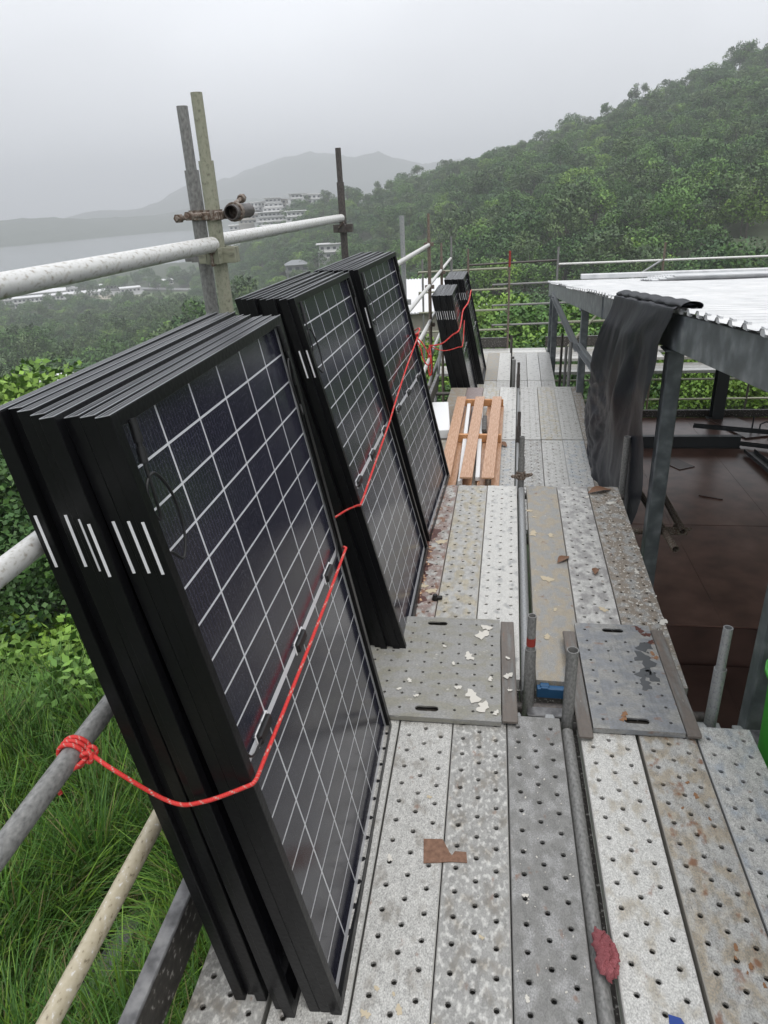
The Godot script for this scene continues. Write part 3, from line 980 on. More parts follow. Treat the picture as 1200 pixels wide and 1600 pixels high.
func bridge_plate(label: String, x0: float, x1: float, nx: int, m: Material, strips: Array) -> void:
	var o := thing("bridging_plate", label, "steel plate", Vector3(0, 0.006, 0), "bridging plates")
	var g := Geo.new()
	var z0 := -2.25
	var nz := 9
	var w := (x1 - x0) / nx
	var l := 0.75 / (nz + 0.9)
	var y := 0.024
	var zz := z0
	for j in nz:
		var h := l * (1.45 if j == 0 or j == nz - 1 else 1.0)
		for i in nx:
			var rc := Rect2(x0 + i * w, zz - h, w, h)
			var c := rc.get_center()
			var hole := []
			if (j == 0 or j == nz - 1) and i == nx / 2 - 1:
				rc.size.x = 2 * w
				c = rc.get_center()
				for side in [1.0, -1.0]:
					for q in 9:
						var a := -PI * 0.5 + PI * q / 8.0
						hole.append(c + side * Vector2(cos(a) * 0.016 + 0.034, sin(a) * 0.016))
					for x in [0.022, 0.011, 0.0, -0.011, -0.022]:
						hole.append(c + side * Vector2(x, 0.016))
			elif (j == 0 or j == nz - 1) and i == nx / 2:
				continue
			else:
				for q in 8:
					var a := TAU * q / 8.0 + 0.39
					hole.append(c + Vector2(cos(a), sin(a)) * 0.0072)
			holed(g, rc, hole, y, 0.008)
		zz -= h
	var z1 := zz
	for s in [[Vector3(x0, 0, z0), Vector3(x1, 0, z0), Vector3(0, 0, 1)], [Vector3(x0, 0, z1), Vector3(x1, 0, z1), Vector3(0, 0, -1)], [Vector3(x0, 0, z0), Vector3(x0, 0, z1), Vector3(-1, 0, 0)], [Vector3(x1, 0, z0), Vector3(x1, 0, z1), Vector3(1, 0, 0)]]:
		g.quad(s[0], s[1], s[1] + Vector3(0, y, 0), s[0] + Vector3(0, y, 0), s[2], Vector2(0, 0), Vector2(1, 0.02))
	part("plate", g.mesh(), m, o)
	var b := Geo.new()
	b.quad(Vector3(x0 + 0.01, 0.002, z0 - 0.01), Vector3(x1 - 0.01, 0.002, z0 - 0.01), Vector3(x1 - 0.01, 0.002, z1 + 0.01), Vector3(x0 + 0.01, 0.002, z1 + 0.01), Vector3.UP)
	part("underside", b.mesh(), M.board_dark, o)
	for s in strips:
		var q := Geo.new()
		q.bbox(Vector3((s[0] + s[1]) * 0.5, 0.014, (z0 + z1) * 0.5 + s[2]), Vector3(s[1] - s[0], 0.016, z0 - z1 - 0.02), 0.003)
		part("edge_strip", q.mesh(), s[3], o)

func build_decks() -> void:
	var hg := Geo.new()
	for s in [-1.0, 1.0]:
		hg.bbox(Vector3(s * 0.07, 0.0, 0), Vector3(0.04, 0.05, 0.022), 0.002)
		hg.bbox(Vector3(s * 0.07, 0.016, 0), Vector3(0.034, 0.012, 0.045), 0.002)
	hook_mesh = hg.mesh()
	var brown := Color(0.21, 0.16, 0.10)
	var mud := Color(0.17, 0.15, 0.12)
	var grey := Color(0.17, 0.18, 0.19)
	var fine := plank_mat(101, 0.430, 0.35, 0.22, mud, 0.02, 0.0, 0.03, 0.31, 1.0)
	var bloom := plank_mat(111, 0.300, 0.3, 0.10, mud, 0.08, 0.0, 0.03, 0.33, 0.5, 0.8)
	var slate := plank_mat(121, 0.200, 0.25, 0.10, Color(0.33, 0.33, 0.33), 0.16, 0.02, 0.06, 0.38, 0.6)
	var pale := plank_mat(131, 0.520, 0.3, 0.25, Color(0.33, 0.29, 0.22), 0.10, 0.0, 0.0, 0.33, 0.9)
	var dirty := plank_mat(141, 0.380, 0.4, 0.13, Color(0.30, 0.245, 0.165), 0.26, 0.14, 0.0, 0.36, 0.9)
	var blue := plank_mat(151, 0.430, 0.4, 0.18, Color(0.27, 0.31, 0.36), 0.14, 0.0, 0.0, 0.4, 1.0)
	var silver := plank_mat(161, 0.550, 0.15, 0.22, grey, 0.0, 0.0, 0.02)
	var dull := plank_mat(171, 0.380, 0.35, 0.10, Color(0.36, 0.31, 0.20), 0.22, 0.0, 0.05)
	var ply := plank_mat(181, 0.290, 0.1, 0.12, Color(0.36, 0.30, 0.21), 0.25, 0.03, 0.07, 0.55)
	var smear := plank_mat(191, 0.450, 0.35, 0.12, Color(0.17, 0.16, 0.16), 0.25, 0.02, 0.08)
	var caked := plank_mat(201, 0.300, 0.2, 0.12, Color(0.19, 0.14, 0.09), 0.36, 0.05, 0.20, 0.6, 1.1)
	var rusted := plank_mat(211, 0.40, 0.3, 0.10, Color(0.16, 0.07, 0.05), 0.34, 0.24, 0.16, 0.5)
	var wood := plank_mat(221, 0.27, 0.1, 0.05, Color(0.25, 0.19, 0.12), 0.4, 0.06, 0.0, 0.4)
	var maroon := plank_mat(231, 0.22, 0.1, 0.05, Color(0.20, 0.12, 0.11), 0.6, 0.03, 0.0, 0.3)
	# near bay
	var L := 2.40
	plank("bare plank under the nearest stack, against the grey toe board", -0.70, 0, 0.07, L, bloom)
	plank("soiled plank under the feet of the nearest panel stack", -0.4685, 0, 0.07, L, fine)
	plank("fine-speckled zinc plank at the foot of the nearest stack, cardboard lying on it", -0.244, 0, 0.07, L, fine)
	plank("plank with large pale zinc blooms, second from the nearest stack", -0.022, 0, 0.07, L, bloom)
	plank("slate-grey paint-spotted plank left of the long tube", 0.2005, 0, 0.07, L, slate)
	plank("pale plank right of the long tube, blue tape lying on it", 0.492, 0, 0.07, L, pale)
	plank("brown rust-stained plank, second right of the long tube", 0.7225, 0, 0.07, L, dirty)
	plank("bluish clean zinc plank at the right edge of the near deck", 0.948, 0, 0.07, L, blue)
	# middle bay
	var sl := 0.023
	var ml := 2.30
	var blue_hook := mat(Color(0.02, 0.09, 0.20), 0.45)
	plank("plank hidden under the second panel stack", -0.62, -0.027, -2.6, ml, dull, sl)
	plank("plank with flaking orange rust at the foot of the second stack", -0.397, -0.027, -2.6, ml, rusted, sl)
	plank("yellow-stained zinc plank beside the rusted plank", -0.175, -0.027, -2.6, ml, dull, sl)
	plank("bright silver plank left of the middle tube, crossed by a thin seam", 0.047, -0.027, -2.6, ml, silver, sl)
	plank("smooth brown-grey plank without holes, blue hooks at its near end", 0.337, -0.027, -2.6, ml, ply, sl, 0.22, false, blue_hook)
	var bc := Geo.new()
	bc.bbox(Vector3(-0.02, -0.045, 0.018), Vector3(0.17, 0.055, 0.03), 0.004)
	part("end_channel", bc.mesh(), blue_hook, get_node("deck_plank_%03d" % (used["deck_plank"] - 1)))
	plank("black-smudged pale plank in the middle bay, right of the smooth one", 0.559, -0.027, -2.6, ml, smear, sl)
	plank("mortar-caked plank along the right edge of the middle bay", 0.782, -0.027, -2.6, ml, caked, sl)
	# lower bay, two lengths
	var s3 := 0.035
	var names := ["nearer length of the lower bay, ", "farther length of the lower bay, "]
	for b in 2:
		var z := -5.0 - b * 2.19
		var dx := 0.077 * b
		var l := 2.17
		plank(names[b] + "outermost plank on the left", -0.578 + dx, -0.45, z, l, wood if b else dull, s3, 0.22, b == 0)
		plank(names[b] + ("wet brown board behind the pallet" if b else "plank under the pallet's left half"), -0.356 + dx, -0.45, z, l, maroon if b else dull, s3, 0.22, b == 0)
		plank(names[b] + "plank under the pallet's right half", -0.134 + dx, -0.45, z, l, dull, s3)
		plank(names[b] + "silver plank just left of the tube posts", 0.088 + dx, -0.45, z, l, silver if b else blue, s3)
		plank(names[b] + "first plank right of the tube posts", 0.357 + dx, -0.45, z, l, fine if b else bloom, s3)
		plank(names[b] + "middle plank of the right side", 0.58 + dx, -0.45, z, l, dull if b else fine, s3)
		plank(names[b] + "third plank of the right side, beside the dirty edge", 0.80 + dx, -0.45, z, l, fine if b else blue, s3)
		plank(names[b] + "dirt-covered narrow edge board", 0.972 + dx, -0.45, z, l, caked, s3, 0.118, false)
	# next step down
	for b in 2:
		var z := -9.5 - b * 2.18
		var nm: String = ["step below the far panel stacks, near half, ", "step below the far panel stacks, far half, "][b]
		var k := 0
		for x in [-0.45, -0.23, -0.01, 0.21, 0.495, 0.72, 0.945]:
			plank(nm + ["plank one from the left rail", "plank two from the left rail", "pinkish plank left of the posts" if b else "plank three from the left rail", "plank just left of the posts", "plank just right of the posts", "middle right plank", "plank along the right edge"][k], x + 0.03 * (z + 11.6) * -1.0, -0.95, z, 2.16, [dull, dull, ply if b else dull, silver if b else fine, fine, silver, fine][k], 0.03, 0.22, b == 0)
			k += 1
	# the deck across the far end
	for i in 3:
		for j in 8:
			if j > 1 and i > 1 and j < 4: continue
			plank("far cross deck, %s length from the left, board %s from its back edge" % [["first", "second", "third"][i], ["one", "two", "three", "four", "five", "six", "seven", "eight"][j]], -1.15 + i * 2.42, -1.45 - (0.12 if j > 4 else 0.0), -16.55 + j * 0.24, 2.4, [fine, silver, dull, bloom][(i + j) % 4], PI * 0.5, 0.22, false)

	# plates bridging the gap between the first two scaffolds
	var pl := plank_mat(301, 0.260, 0.12, 0.2, Color(0.23, 0.22, 0.17), 0.25, 0.0, 0.09, 0.42)
	var pr := plank_mat(311, 0.260, 0.2, 0.15, Color(0.165, 0.18, 0.205), 0.30, 0.05, 0.0, 0.33, 0.6)
	var worn_strip := plank_mat(321, 0.16, 0.2, 0.1, Color(0.12, 0.09, 0.07), 0.4, 0.05, 0.10, 0.5)
	bridge_plate("grey perforated plate with white paint splashes, bridging to the middle bay on the left", -0.56, 0.066, 8, pl, [[0.07, 0.135, 0.0, worn_strip]])
	bridge_plate("blotchy stained perforated plate with rust at its corner, bridging on the right", 0.435, 0.79, 4, pr, [[0.372, 0.43, 0.06, worn_strip], [0.795, 0.85, 0.02, worn_strip]])

	# tubes and transoms under the decks
	rail("long galvanised tube lying between the near deck's two halves", Vector3(0.338, -0.032, 0.1), Vector3(0.338, -0.032, -2.28), M.tube_grey, "deck_ledger", "scaffold tube")
	rail("tube lying between the middle deck's two halves", Vector3(0.185, -0.06, -2.55), Vector3(0.243, -0.06, -4.9), M.galv, "deck_ledger", "scaffold tube")
	rail("tube between the lower bay's two halves, left one", Vector3(0.222, -0.49, -5.0), Vector3(0.375, -0.49, -9.4), M.galv, "deck_ledger", "scaffold tube", 0.018)
	for q in [[-2.38, -0.10, -0.9, 1.05], [-2.53, -0.125, -0.9, 0.95], [-4.93, -0.125, -0.9, 1.0], [-5.0, -0.55, -0.85, 1.05], [-7.18, -0.55, -0.85, 1.08], [-9.42, -0.55, -0.85, 1.1], [-9.5, -1.05, -0.8, 1.1], [-13.85, -1.05, -0.7, 1.2]]:
		rail("transom tube carrying plank ends %s" % ["below the near deck's end", "below the middle deck's near end", "below the middle deck's far end", "below the lower bay's near end", "below the lower bay's seam", "below the lower bay's far end", "below the step's near end", "below the step's far end"][[-2.38, -2.53, -4.93, -5.0, -7.18, -9.42, -9.5, -13.85].find(q[0])], Vector3(q[2], q[1], q[0]), Vector3(q[3], q[1], q[0]), M.tube_dark, "transom", "scaffold tube")
	var tim := Geo.new()
	tim.bbox(Vector3(), Vector3(0.17, 0.05, 0.06), 0.004)
	one("packing_block", tim, M.board_grey, "grey timber packing block between the two posts in the plate gap", "timber block", "", Vector3(0.27, -0.115, -2.47))

	for i in 5:  # boards added underneath, coloured dark to give the gaps their shade
		plank("board added to darken the gaps below the deck, %s from the left, seen through the deck's slots" % ["first", "second", "third", "fourth", "fifth"][i], -0.6 + i * 0.36, -2.05, 0.0, 5.2, M.board_dark, 0.0, 0.35, false)
	# toe boards
	for q in [[Vector3(-0.862, 0.0, 0.1), Vector3(-0.862, 0.0, -2.35), 0.045, 0.205, "grey steel toe board along the left edge, below the nearest stack"], [Vector3(-0.83, -0.45, -5.0), Vector3(-0.72, -0.45, -9.3), 0.04, 0.2, "grey toe board along the left edge of the lower bay"], [Vector3(-0.6, -1.45, -16.72), Vector3(0.36, -1.45, -16.72), 0.04, 0.24, "weathered toe board at the far end, left part"], [Vector3(1.25, -1.45, -16.72), Vector3(5.8, -1.45, -16.72), 0.04, 0.24, "long brown toe board at the far end, beneath the roof"]]:
		var o := thing("toe_board", q[4], "toe board", q[0], "toe boards")
		var d: Vector3 = q[1] - q[0]
		var bs := Basis(Quaternion(Vector3(0, 0, 1), d.normalized())) if absf(d.x) < 0.5 else Basis(Vector3.UP, PI * 0.5)
		var g := Geo.new()
		g.bbox(d * 0.5 + Vector3(0, q[3] * 0.5 + 0.003, 0), Vector3(q[2] * 0.4, q[3] - 0.012, d.length()), 0.002, bs)
		part("board", g.mesh(), M.board_dark, o)
		g = Geo.new()
		g.bbox(d * 0.5 + Vector3(0, q[3], 0), Vector3(q[2], 0.012, d.length()), 0.003, bs)
		part("top_fold", g.mesh(), M.board_grey, o)

func build_scaffold() -> void:
	# guard rails of the nearest bay
	rail("broad white-painted top rail entering from the left, above the nearest stack", Vector3(-0.92, 1.915, 0.2), Vector3(-0.92, 1.906, -2.34), M.tube_white)
	rail("pale second rail at the left edge, ending behind the nearest stack", Vector3(-0.92, 1.415, 0.2), Vector3(-0.92, 1.41, -2.34), M.tube_white)
	rail("mottled grey rail with the red cord knotted round it", Vector3(-0.92, 0.922, 0.2), Vector3(-0.92, 0.917, -2.34), M.tube_grey)
	rail("cream lowest rail at the bottom left, paint worn to white patches", Vector3(-0.92, 0.45, 0.2), Vector3(-0.92, 0.44, -2.34), M.tube_cream)
	# second bay
	rail("white top rail running from the twin posts to the dark post", Vector3(-1.02, 1.903, -2.52), Vector3(-1.0, 1.895, -4.88), M.tube_white)
	rail("rail hidden behind the second panel stack, upper one", Vector3(-1.02, 1.41, -2.52), Vector3(-1.0, 1.40, -4.88), M.tube_grey)
	rail("rail hidden behind the second panel stack, lower one", Vector3(-1.02, 0.92, -2.52), Vector3(-1.0, 0.91, -4.88), M.tube_grey)
	# posts
	standard("greenish post of the twin posts, tallest at the left", -0.92, -2.385, -3.6, 2.345, M.tube_green, 0.19, [1.87, 1.38])
	standard("weathered grey post of the twin posts, shorter one behind", -1.02, -2.50, -3.6, 2.325, M.tube_grey, 0.19, [1.87, 1.38])
	standard("dark brown post standing behind the third stack", -1.0, -4.93, -4.2, 2.31, M.tube_dark, 0.2, [1.83])
	standard("short post with a red paint band in the gap between the plates", 0.19, -2.51, -3.6, 0.385, M.tube_grey, 0.17)
	var band := Geo.new()
	band.tube(Vector3(0.19, 0.235, -2.51), Vector3(0.19, 0.275, -2.51), 0.0195, 16, 0.0186)
	one("paint_band", band, M.red_paint, "red paint band round the short post in the plate gap", "paint band")
	standard("plain open-topped tube post at the end of the long tube", 0.342, -2.335, -3.6, 0.345, M.tube_grey, 0.0)
	standard("short galvanised post with base bracket beyond the right plate", 0.945, -2.44, -0.12, 0.41, M.galv, 0.2)
	var pb := Geo.new()
	pb.bbox(Vector3(-0.02, 0, 0), Vector3(0.15, 0.012, 0.1), 0.002)
	pb.bbox(Vector3(-0.09, -0.08, 0), Vector3(0.012, 0.16, 0.08), 0.002)
	one("post_bracket", pb, M.galv, "galvanised bracket carrying the short post beyond the right plate", "bracket", "", Vector3(0.945, -0.12, -2.44))
	standard("post at the far end of the middle tube, a clamp on its side", 0.238, -4.94, -4.0, 0.35, M.tube_grey, 0.16)
	coupler("dark clamp with a loose bolt on the post between middle and lower bay", Vector3(0.238, 0.045, -4.94), 0.3)
	standard("short post at the right corner of the middle bay, before the plastic", 0.99, -4.97, -4.0, 0.34, M.tube_grey, 0.0)
	standard("black post in the seam of the lower bay", 0.305, -7.18, -4.5, -0.14, M.tube_dark, 0.16)
	standard("dark post at the lower bay's far end, right of its twin", 0.37, -9.42, -5.0, -0.13, M.tube_dark, 0.16)
	standard("grey post at the lower bay's far end, left of its twin", 0.31, -9.55, -5.0, -0.12, M.tube_grey, 0.0)
	standard("post at the right edge of the lower bay's seam", 1.06, -7.22, -4.5, -0.14, M.tube_grey, 0.0)
	standard("post at the right edge where the lower bay ends", 1.04, -9.45, -5.0, 0.12, M.tube_grey, 0.0)
	standard("thin post by the far roof corner, right of the step", 1.22, -11.7, -5.5, -0.40, M.tube_grey, 0.0)
	standard("slim post at the far end of the step, left of the corner columns", 0.39, -13.9, -5.5, -0.62, M.tube_dark, 0.0)
	standard("slim post at the far end of the step, right of the corner columns", 1.33, -13.6, -5.5, -0.55, M.tube_dark, 0.0)
	# coupler and stub on the twin posts
	var st := thing("tube_stub", "short dark open tube clamped to the twin posts", "scaffold tube", Vector3(-0.86, 2.0, -2.46))
	var g := Geo.new()
	g.tube(Vector3(0.0, 0, 0.07), Vector3(-0.03, 0.0, -0.2), 0.0242, 20, 0.0205)
	part("tube", g.mesh(), M.tube_dark, st)
	var cl := thing("scaffold_coupler", "rusty double coupler clamping the twin posts and the dark tube stub", "coupler", Vector3(-0.92, 1.995, -2.385), "couplers")
	for q in [[Vector3(0, 0, 0), 0.0], [Vector3(-0.10, 0, -0.115), 0.0]]:
		var cg := Geo.new()
		cg.tube(q[0] + Vector3(0, -0.016, 0), q[0] + Vector3(0, 0.016, 0), 0.031, 16, 0.0248)
		part("collar", cg.mesh(), M.rusty, cl)
	var cg2 := Geo.new()
	cg2.tube(Vector3(0.053, 0.005, -0.05), Vector3(0.05, 0.005, -0.085), 0.031, 16, 0.0248)
	part("collar", cg2.mesh(), M.rusty, cl)
	cg2 = Geo.new()
	cg2.bbox(Vector3(0.028, -0.002, -0.03), Vector3(0.01, 0.026, 0.17), 0.002)
	cg2.bbox(Vector3(-0.03, -0.002, 0.03), Vector3(0.06, 0.024, 0.01), 0.002)
	part("strap", cg2.mesh(), M.rusty, cl)
	for q in [[Vector3(-0.03, 0, 0.02), Vector3(-0.035, 0.002, 0.145)], [Vector3(0.05, 0.028, -0.07), Vector3(0.055, 0.05, -0.17)], [Vector3(-0.12, -0.005, -0.09), Vector3(-0.125, -0.006, 0.02)]]:
		var bg := Geo.new()
		var d: Vector3 = (q[1] - q[0]).normalized()
		bg.tube(q[0], q[1], 0.0075, 8)
		bg.tube(q[1] - d * 0.035, q[1] - d * 0.012, 0.0145, 6)
		part("bolt", bg.mesh(), M.rusty, cl)
	# left side further on
	standard("light galvanised double post behind the third stack", -0.89, -7.3, -4.5, 1.82, M.galv, 0.0, [1.0, 0.5])
	standard("dark rust-brown post on the left, halfway along", -0.87, -10.1, -5.0, 1.75, M.rusty, 0.3, [1.36, 0.80, 0.28])
	standard("thin far post behind the far stacks, left one", -0.86, -12.4, -5.5, 1.22, M.rusty, 0.2, [0.75])
	standard("thin far post behind the far stacks, tallest", -0.86, -15.4, -6.0, 1.14, M.tube_grey, 0.2)
	standard("thin far post behind the far stacks, right one", -0.55, -16.6, -6.0, 0.80, M.rusty, 0.2)
	rail("pale upper rail from behind the third stack to the brown post", Vector3(-0.87, 1.47, -5.0), Vector3(-0.87, 1.355, -10.05), M.tube_white)
	rail("pale middle rail rising to the brown post", Vector3(-0.87, 0.95, -5.0), Vector3(-0.87, 0.82, -10.05), M.tube_white)
	rail("pale rail carrying on beyond the brown post to the far stacks", Vector3(-0.87, 0.83, -10.15), Vector3(-0.87, 0.72, -15.35), M.tube_white)
	rail("pale lower rail behind the far stacks' knot", Vector3(-0.87, 0.44, -5.0), Vector3(-0.87, 0.30, -11.9), M.tube_white)
	rail("lowest pale rail below the red cord's tail", Vector3(-0.87, -0.03, -5.0), Vector3(-0.87, -0.20, -12.3), M.tube_white)
	rail("grey rail at knee height beside the far stacks", Vector3(-0.86, -0.45, -9.4), Vector3(-0.86, -0.58, -13.5), M.tube_grey)
	rail("sloping brace behind the far stacks", Vector3(-0.80, -0.9, -9.6), Vector3(-0.84, 0.2, -13.0), M.tube_grey, "brace", "scaffold tube")
	# end scaffold
	standard("far post with red-painted top", 0.38, -16.72, -6.5, 0.70, M.rusty, 0.0)
	var rt := Geo.new()
	rt.tube(Vector3(), Vector3(0, 0.34, 0), 0.026, 14)
	one("red_post_top", rt, M.red_paint, "red paint on the top of the far post", "paint band", "", Vector3(0.38, 0.37, -16.72))
	standard("far grey post right of the red-topped one", 1.44, -16.72, -6.5, 0.75, M.tube_grey, 0.0)
	standard("far post rising behind the white roof", 3.70, -16.72, -6.5, 0.76, M.rusty, 0.0)
	standard("far post low behind the house floor at the right", 5.9, -16.72, -7.5, -2.1, M.tube_dark, 0.0)
	standard("far post in line with the left rails", -1.6, -16.72, -6.5, 0.6, M.tube_grey, 0.0)
	var ys := [0.35, -0.10, -0.56, -1.01]
	for i in 4:
		rail("far end rail left of the red-topped post, %s from the top" % ["first", "second", "third", "fourth"][i], Vector3(-1.7, ys[i] - 0.03, -16.70), Vector3(0.34, ys[i], -16.70), M.tube_green)
		rail("far end rail right of the red-topped post, %s from the top" % ["first", "second", "third", "fourth"][i], Vector3(0.0 - (0.55 if i == 0 else 0.0), ys[i] + 0.08, -16.78), Vector3(1.44 if i == 0 else 2.8, ys[i] + 0.12, -16.78), M.tube_grey if i else M.tube_dark)
	rail("long pale far rail above the white roof", Vector3(1.46, 0.39, -16.72), Vector3(6.6, 0.40, -16.72), M.tube_white)
	rail("far rail glimpsed under the roof, upper one", Vector3(1.6, -0.88, -16.72), Vector3(3.9, -0.86, -16.72), M.tube_green)
	rail("far low rail below the cross deck, upper one", Vector3(1.0, -2.26, -16.72), Vector3(5.9, -2.26, -16.72), M.tube_green)
	rail("far low rail below the cross deck, lower one", Vector3(1.0, -2.76, -16.72), Vector3(6.8, -2.72, -16.72), M.tube_green)
	rail("slanting brace under the roof at the far end", Vector3(1.75, -1.4, -16.5), Vector3(2.6, -0.4, -16.5), M.tube_green, "brace", "scaffold tube")
	rail("slanting brace behind the white roof's far post", Vector3(3.0, 0.0, -16.6), Vector3(3.66, 0.42, -16.6), M.galv, "brace", "scaffold tube")

# ---------------------------------------------------------------- solar panels
const PW := 1.134
const PH := 1.722
const PD := 0.03
var panel_shapes := {}

func panel_frame() -> ArrayMesh:
	if panel_shapes.has("frame"): return panel_shapes.frame
	var g := Geo.new()
	var lip := 0.026
	for s in [0.0, 1.0]:
		g.bbox(Vector3(lerpf(0.0012, PW - 0.0012, s), PH * 0.5, -PD * 0.5), Vector3(0.0024, PH, PD), 0.0008)
		g.bbox(Vector3(PW * 0.5, lerpf(0.0012, PH - 0.0012, s), -PD * 0.5), Vector3(PW - 0.005, 0.0024, PD), 0.0008)
		g.bbox(Vector3(lerpf(0.0024 + lip * 0.5, PW - 0.0024 - lip * 0.5, s), PH * 0.5, -0.0011), Vector3(lip, PH - 0.005, 0.0022), 0.0007)
		g.bbox(Vector3(PW * 0.5, lerpf(0.0024 + lip * 0.5, PH - 0.0024 - lip * 0.5, s), -0.0013), Vector3(PW - 0.005 - lip * 2, lip, 0.0022), 0.0007)
	panel_shapes.frame = g.mesh()
	g = Geo.new()
	g.quad(Vector3(0.003, 0.003, -0.0235), Vector3(PW - 0.003, 0.003, -0.0235), Vector3(PW - 0.003, PH - 0.003, -0.0235), Vector3(0.003, PH - 0.003, -0.0235), Vector3(0, 0, 1))
	g.quad(Vector3(0.003, 0.003, -0.0285), Vector3(PW - 0.003, 0.003, -0.0285), Vector3(PW - 0.003, PH - 0.003, -0.0285), Vector3(0.003, PH - 0.003, -0.0285), Vector3(0, 0, -1))
	panel_shapes.sheet = g.mesh()
	g = Geo.new()
	g.quad(Vector3(0, 0, 0), Vector3(0.1735, 0, 0), Vector3(0.1735, 0.0858, 0), Vector3(0, 0.0858, 0), Vector3(0, 0, 1), Vector2(0, 0), Vector2(1, 1))
	panel_shapes.cell = g.mesh()
	g = Geo.new()
	g.bbox(Vector3(0, 0, 0), Vector3(0.0008, 0.115, 0.0065), 0.0002)
	panel_shapes.sticker = g.mesh()
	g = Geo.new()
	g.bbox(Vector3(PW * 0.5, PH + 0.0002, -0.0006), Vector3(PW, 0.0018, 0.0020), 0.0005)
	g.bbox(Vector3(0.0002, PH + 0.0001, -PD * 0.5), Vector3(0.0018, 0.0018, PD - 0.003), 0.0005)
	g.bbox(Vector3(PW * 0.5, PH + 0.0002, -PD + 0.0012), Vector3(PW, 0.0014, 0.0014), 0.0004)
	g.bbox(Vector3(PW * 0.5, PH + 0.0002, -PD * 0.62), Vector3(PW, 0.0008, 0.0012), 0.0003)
	panel_shapes.worn = g.mesh()  # pale strips painting the glint of sky on wet top edges
	g = Geo.new()
	g.bbox(Vector3(0, 0, 0.005), Vector3(0.085, 0.030, 0.016), 0.004)
	panel_shapes.box = g.mesh()
	g = Geo.new()
	for a in [-1.0, 1.0]:
		g.bbox(Vector3(a * 0.046, 0.0, 0.001), Vector3(0.006, 0.036, 0.003), 0.001)
		g.bbox(Vector3(a * 0.02, 0.019, 0.001), Vector3(0.05, 0.005, 0.003), 0.001)
	panel_shapes.box_rim = g.mesh()
	return panel_shapes.frame

func make_panel(label: String, group: String, at: Transform3D, front: bool, sticker := true, plain := false) -> Node3D:
	var o := thing("solar_panel", label, "solar panel", Vector3.ZERO, group)
	o.transform = at
	part("frame", panel_frame(), M.frame, o)
	var sh := part("backing_sheet", panel_shapes.sheet, M.backing if front else M.dark_glass, o)
	part("edge_glint", panel_shapes.worn, M.glint_alu, o)
	if sticker:
		part("barcode_label", panel_shapes.sticker, M.label_white, o, Transform3D(Basis(), Vector3(-0.0006, 1.455, -0.0155)))
	if front:
		var mx := (PW - (6 * 0.1735 + 5 * 0.0072)) * 0.5
		var my := (PH - (18 * 0.0858 + 16 * 0.0058 + 0.0206)) * 0.5
		for i in 6:
			for j in 18:
				var p := Vector3(mx + i * 0.1807, my + j * 0.0916 + (0.0148 if j > 8 else 0.0), -0.0229)
				part("cell", panel_shapes.cell, M.cells[(i * 7 + j * 3 + (i * j) % 5) % 3], sh, Transform3D(Basis(), p))
		for x in [0.166, 0.54, 0.945]:
			var b := part("junction_box", panel_shapes.box, M.black_plastic, o, Transform3D(Basis(), Vector3(x, PH * 0.5 - 0.002, -0.0225)))
			part("label_rim", panel_shapes.box_rim, M.label_white, b)
		# leads from the outer boxes up to the top corners, looped through the frame
		for s in [0, 1]:
			var x0: float = [0.166, 0.945][s]
			var xe: float = [0.030, PW - 0.030][s]
			var sg: float = [1.0, -1.0][s]
			var ps := []
			for q in [[x0 - sg * 0.04, 0.86, -0.012], [xe + sg * 0.02, 0.88, -0.010], [xe - sg * 0.004, 1.0, -0.012], [xe - sg * 0.008, 1.25, -0.014], [xe, 1.42, -0.006], [xe + sg * 0.03, 1.40, 0.004], [xe + sg * 0.062, 1.45, 0.008], [xe + sg * 0.066, 1.53, 0.008], [xe + sg * 0.035, 1.585, 0.005], [xe + sg * 0.002, 1.57, 0.0], [xe - sg * 0.002, 1.52, -0.004], [xe + sg * 0.008, 1.50, 0.0], [xe + sg * 0.012, 1.56, 0.004], [xe + sg * 0.018, 1.615, 0.003]]:
				ps.append(Vector3(q[0], q[1], q[2]))
			var g := Geo.new()
			g.path(smooth(ps, 6), 0.0032, 6)
			part("lead", g.mesh(), M.black_plastic, o)
			g = Geo.new()
			var c0 := Vector3(xe + sg * 0.018, 1.612, 0.003)
			g.tube(c0, c0 + Vector3(sg * 0.006, 0.03, 0), 0.0085, 10)
			g.tube(c0 + Vector3(sg * 0.006, 0.03, 0), c0 + Vector3(sg * 0.008, 0.04, 0), 0.006, 10)
			g.tube(c0 + Vector3(sg * 0.008, 0.04, 0), c0 + Vector3(sg * 0.014, 0.085, 0), 0.0095, 10, 0.0, 0.0075)
			part("connector", g.mesh(), M.black_plastic, o)
	return o

func smooth(ps: Array, k := 6) -> Array:   # Catmull-Rom through the points
	var out := []
	for i in ps.size() - 1:
		var a: Vector3 = ps[maxi(i - 1, 0)]
		var b: Vector3 = ps[i]
		var c: Vector3 = ps[i + 1]
		var d: Vector3 = ps[mini(i + 2, ps.size() - 1)]
		for q in k:
			out.append(b.cubic_interpolate(c, a, d, float(q) / k))
	out.append(ps[-1])
	return out

func lean(x: float, y: float, z: float, yaw: float, tilt: float, roll: float) -> Transform3D:
	yaw = deg_to_rad(yaw); tilt = deg_to_rad(tilt); roll = deg_to_rad(roll)
	var e := Vector3(sin(yaw), 0, -cos(yaw))
	var out := Vector3(cos(yaw), 0, sin(yaw))
	var u := Vector3.UP * cos(tilt) - out * sin(tilt)
	var e2 := e * cos(roll) + u * sin(roll)
	var u2 := u * cos(roll) - e * sin(roll)
	return Transform3D(Basis(e2, u2, e2.cross(u2)), Vector3(x, y, z))

const ORD := ["front", "second", "third", "fourth", "fifth", "sixth", "seventh", "eighth", "ninth", "tenth"]

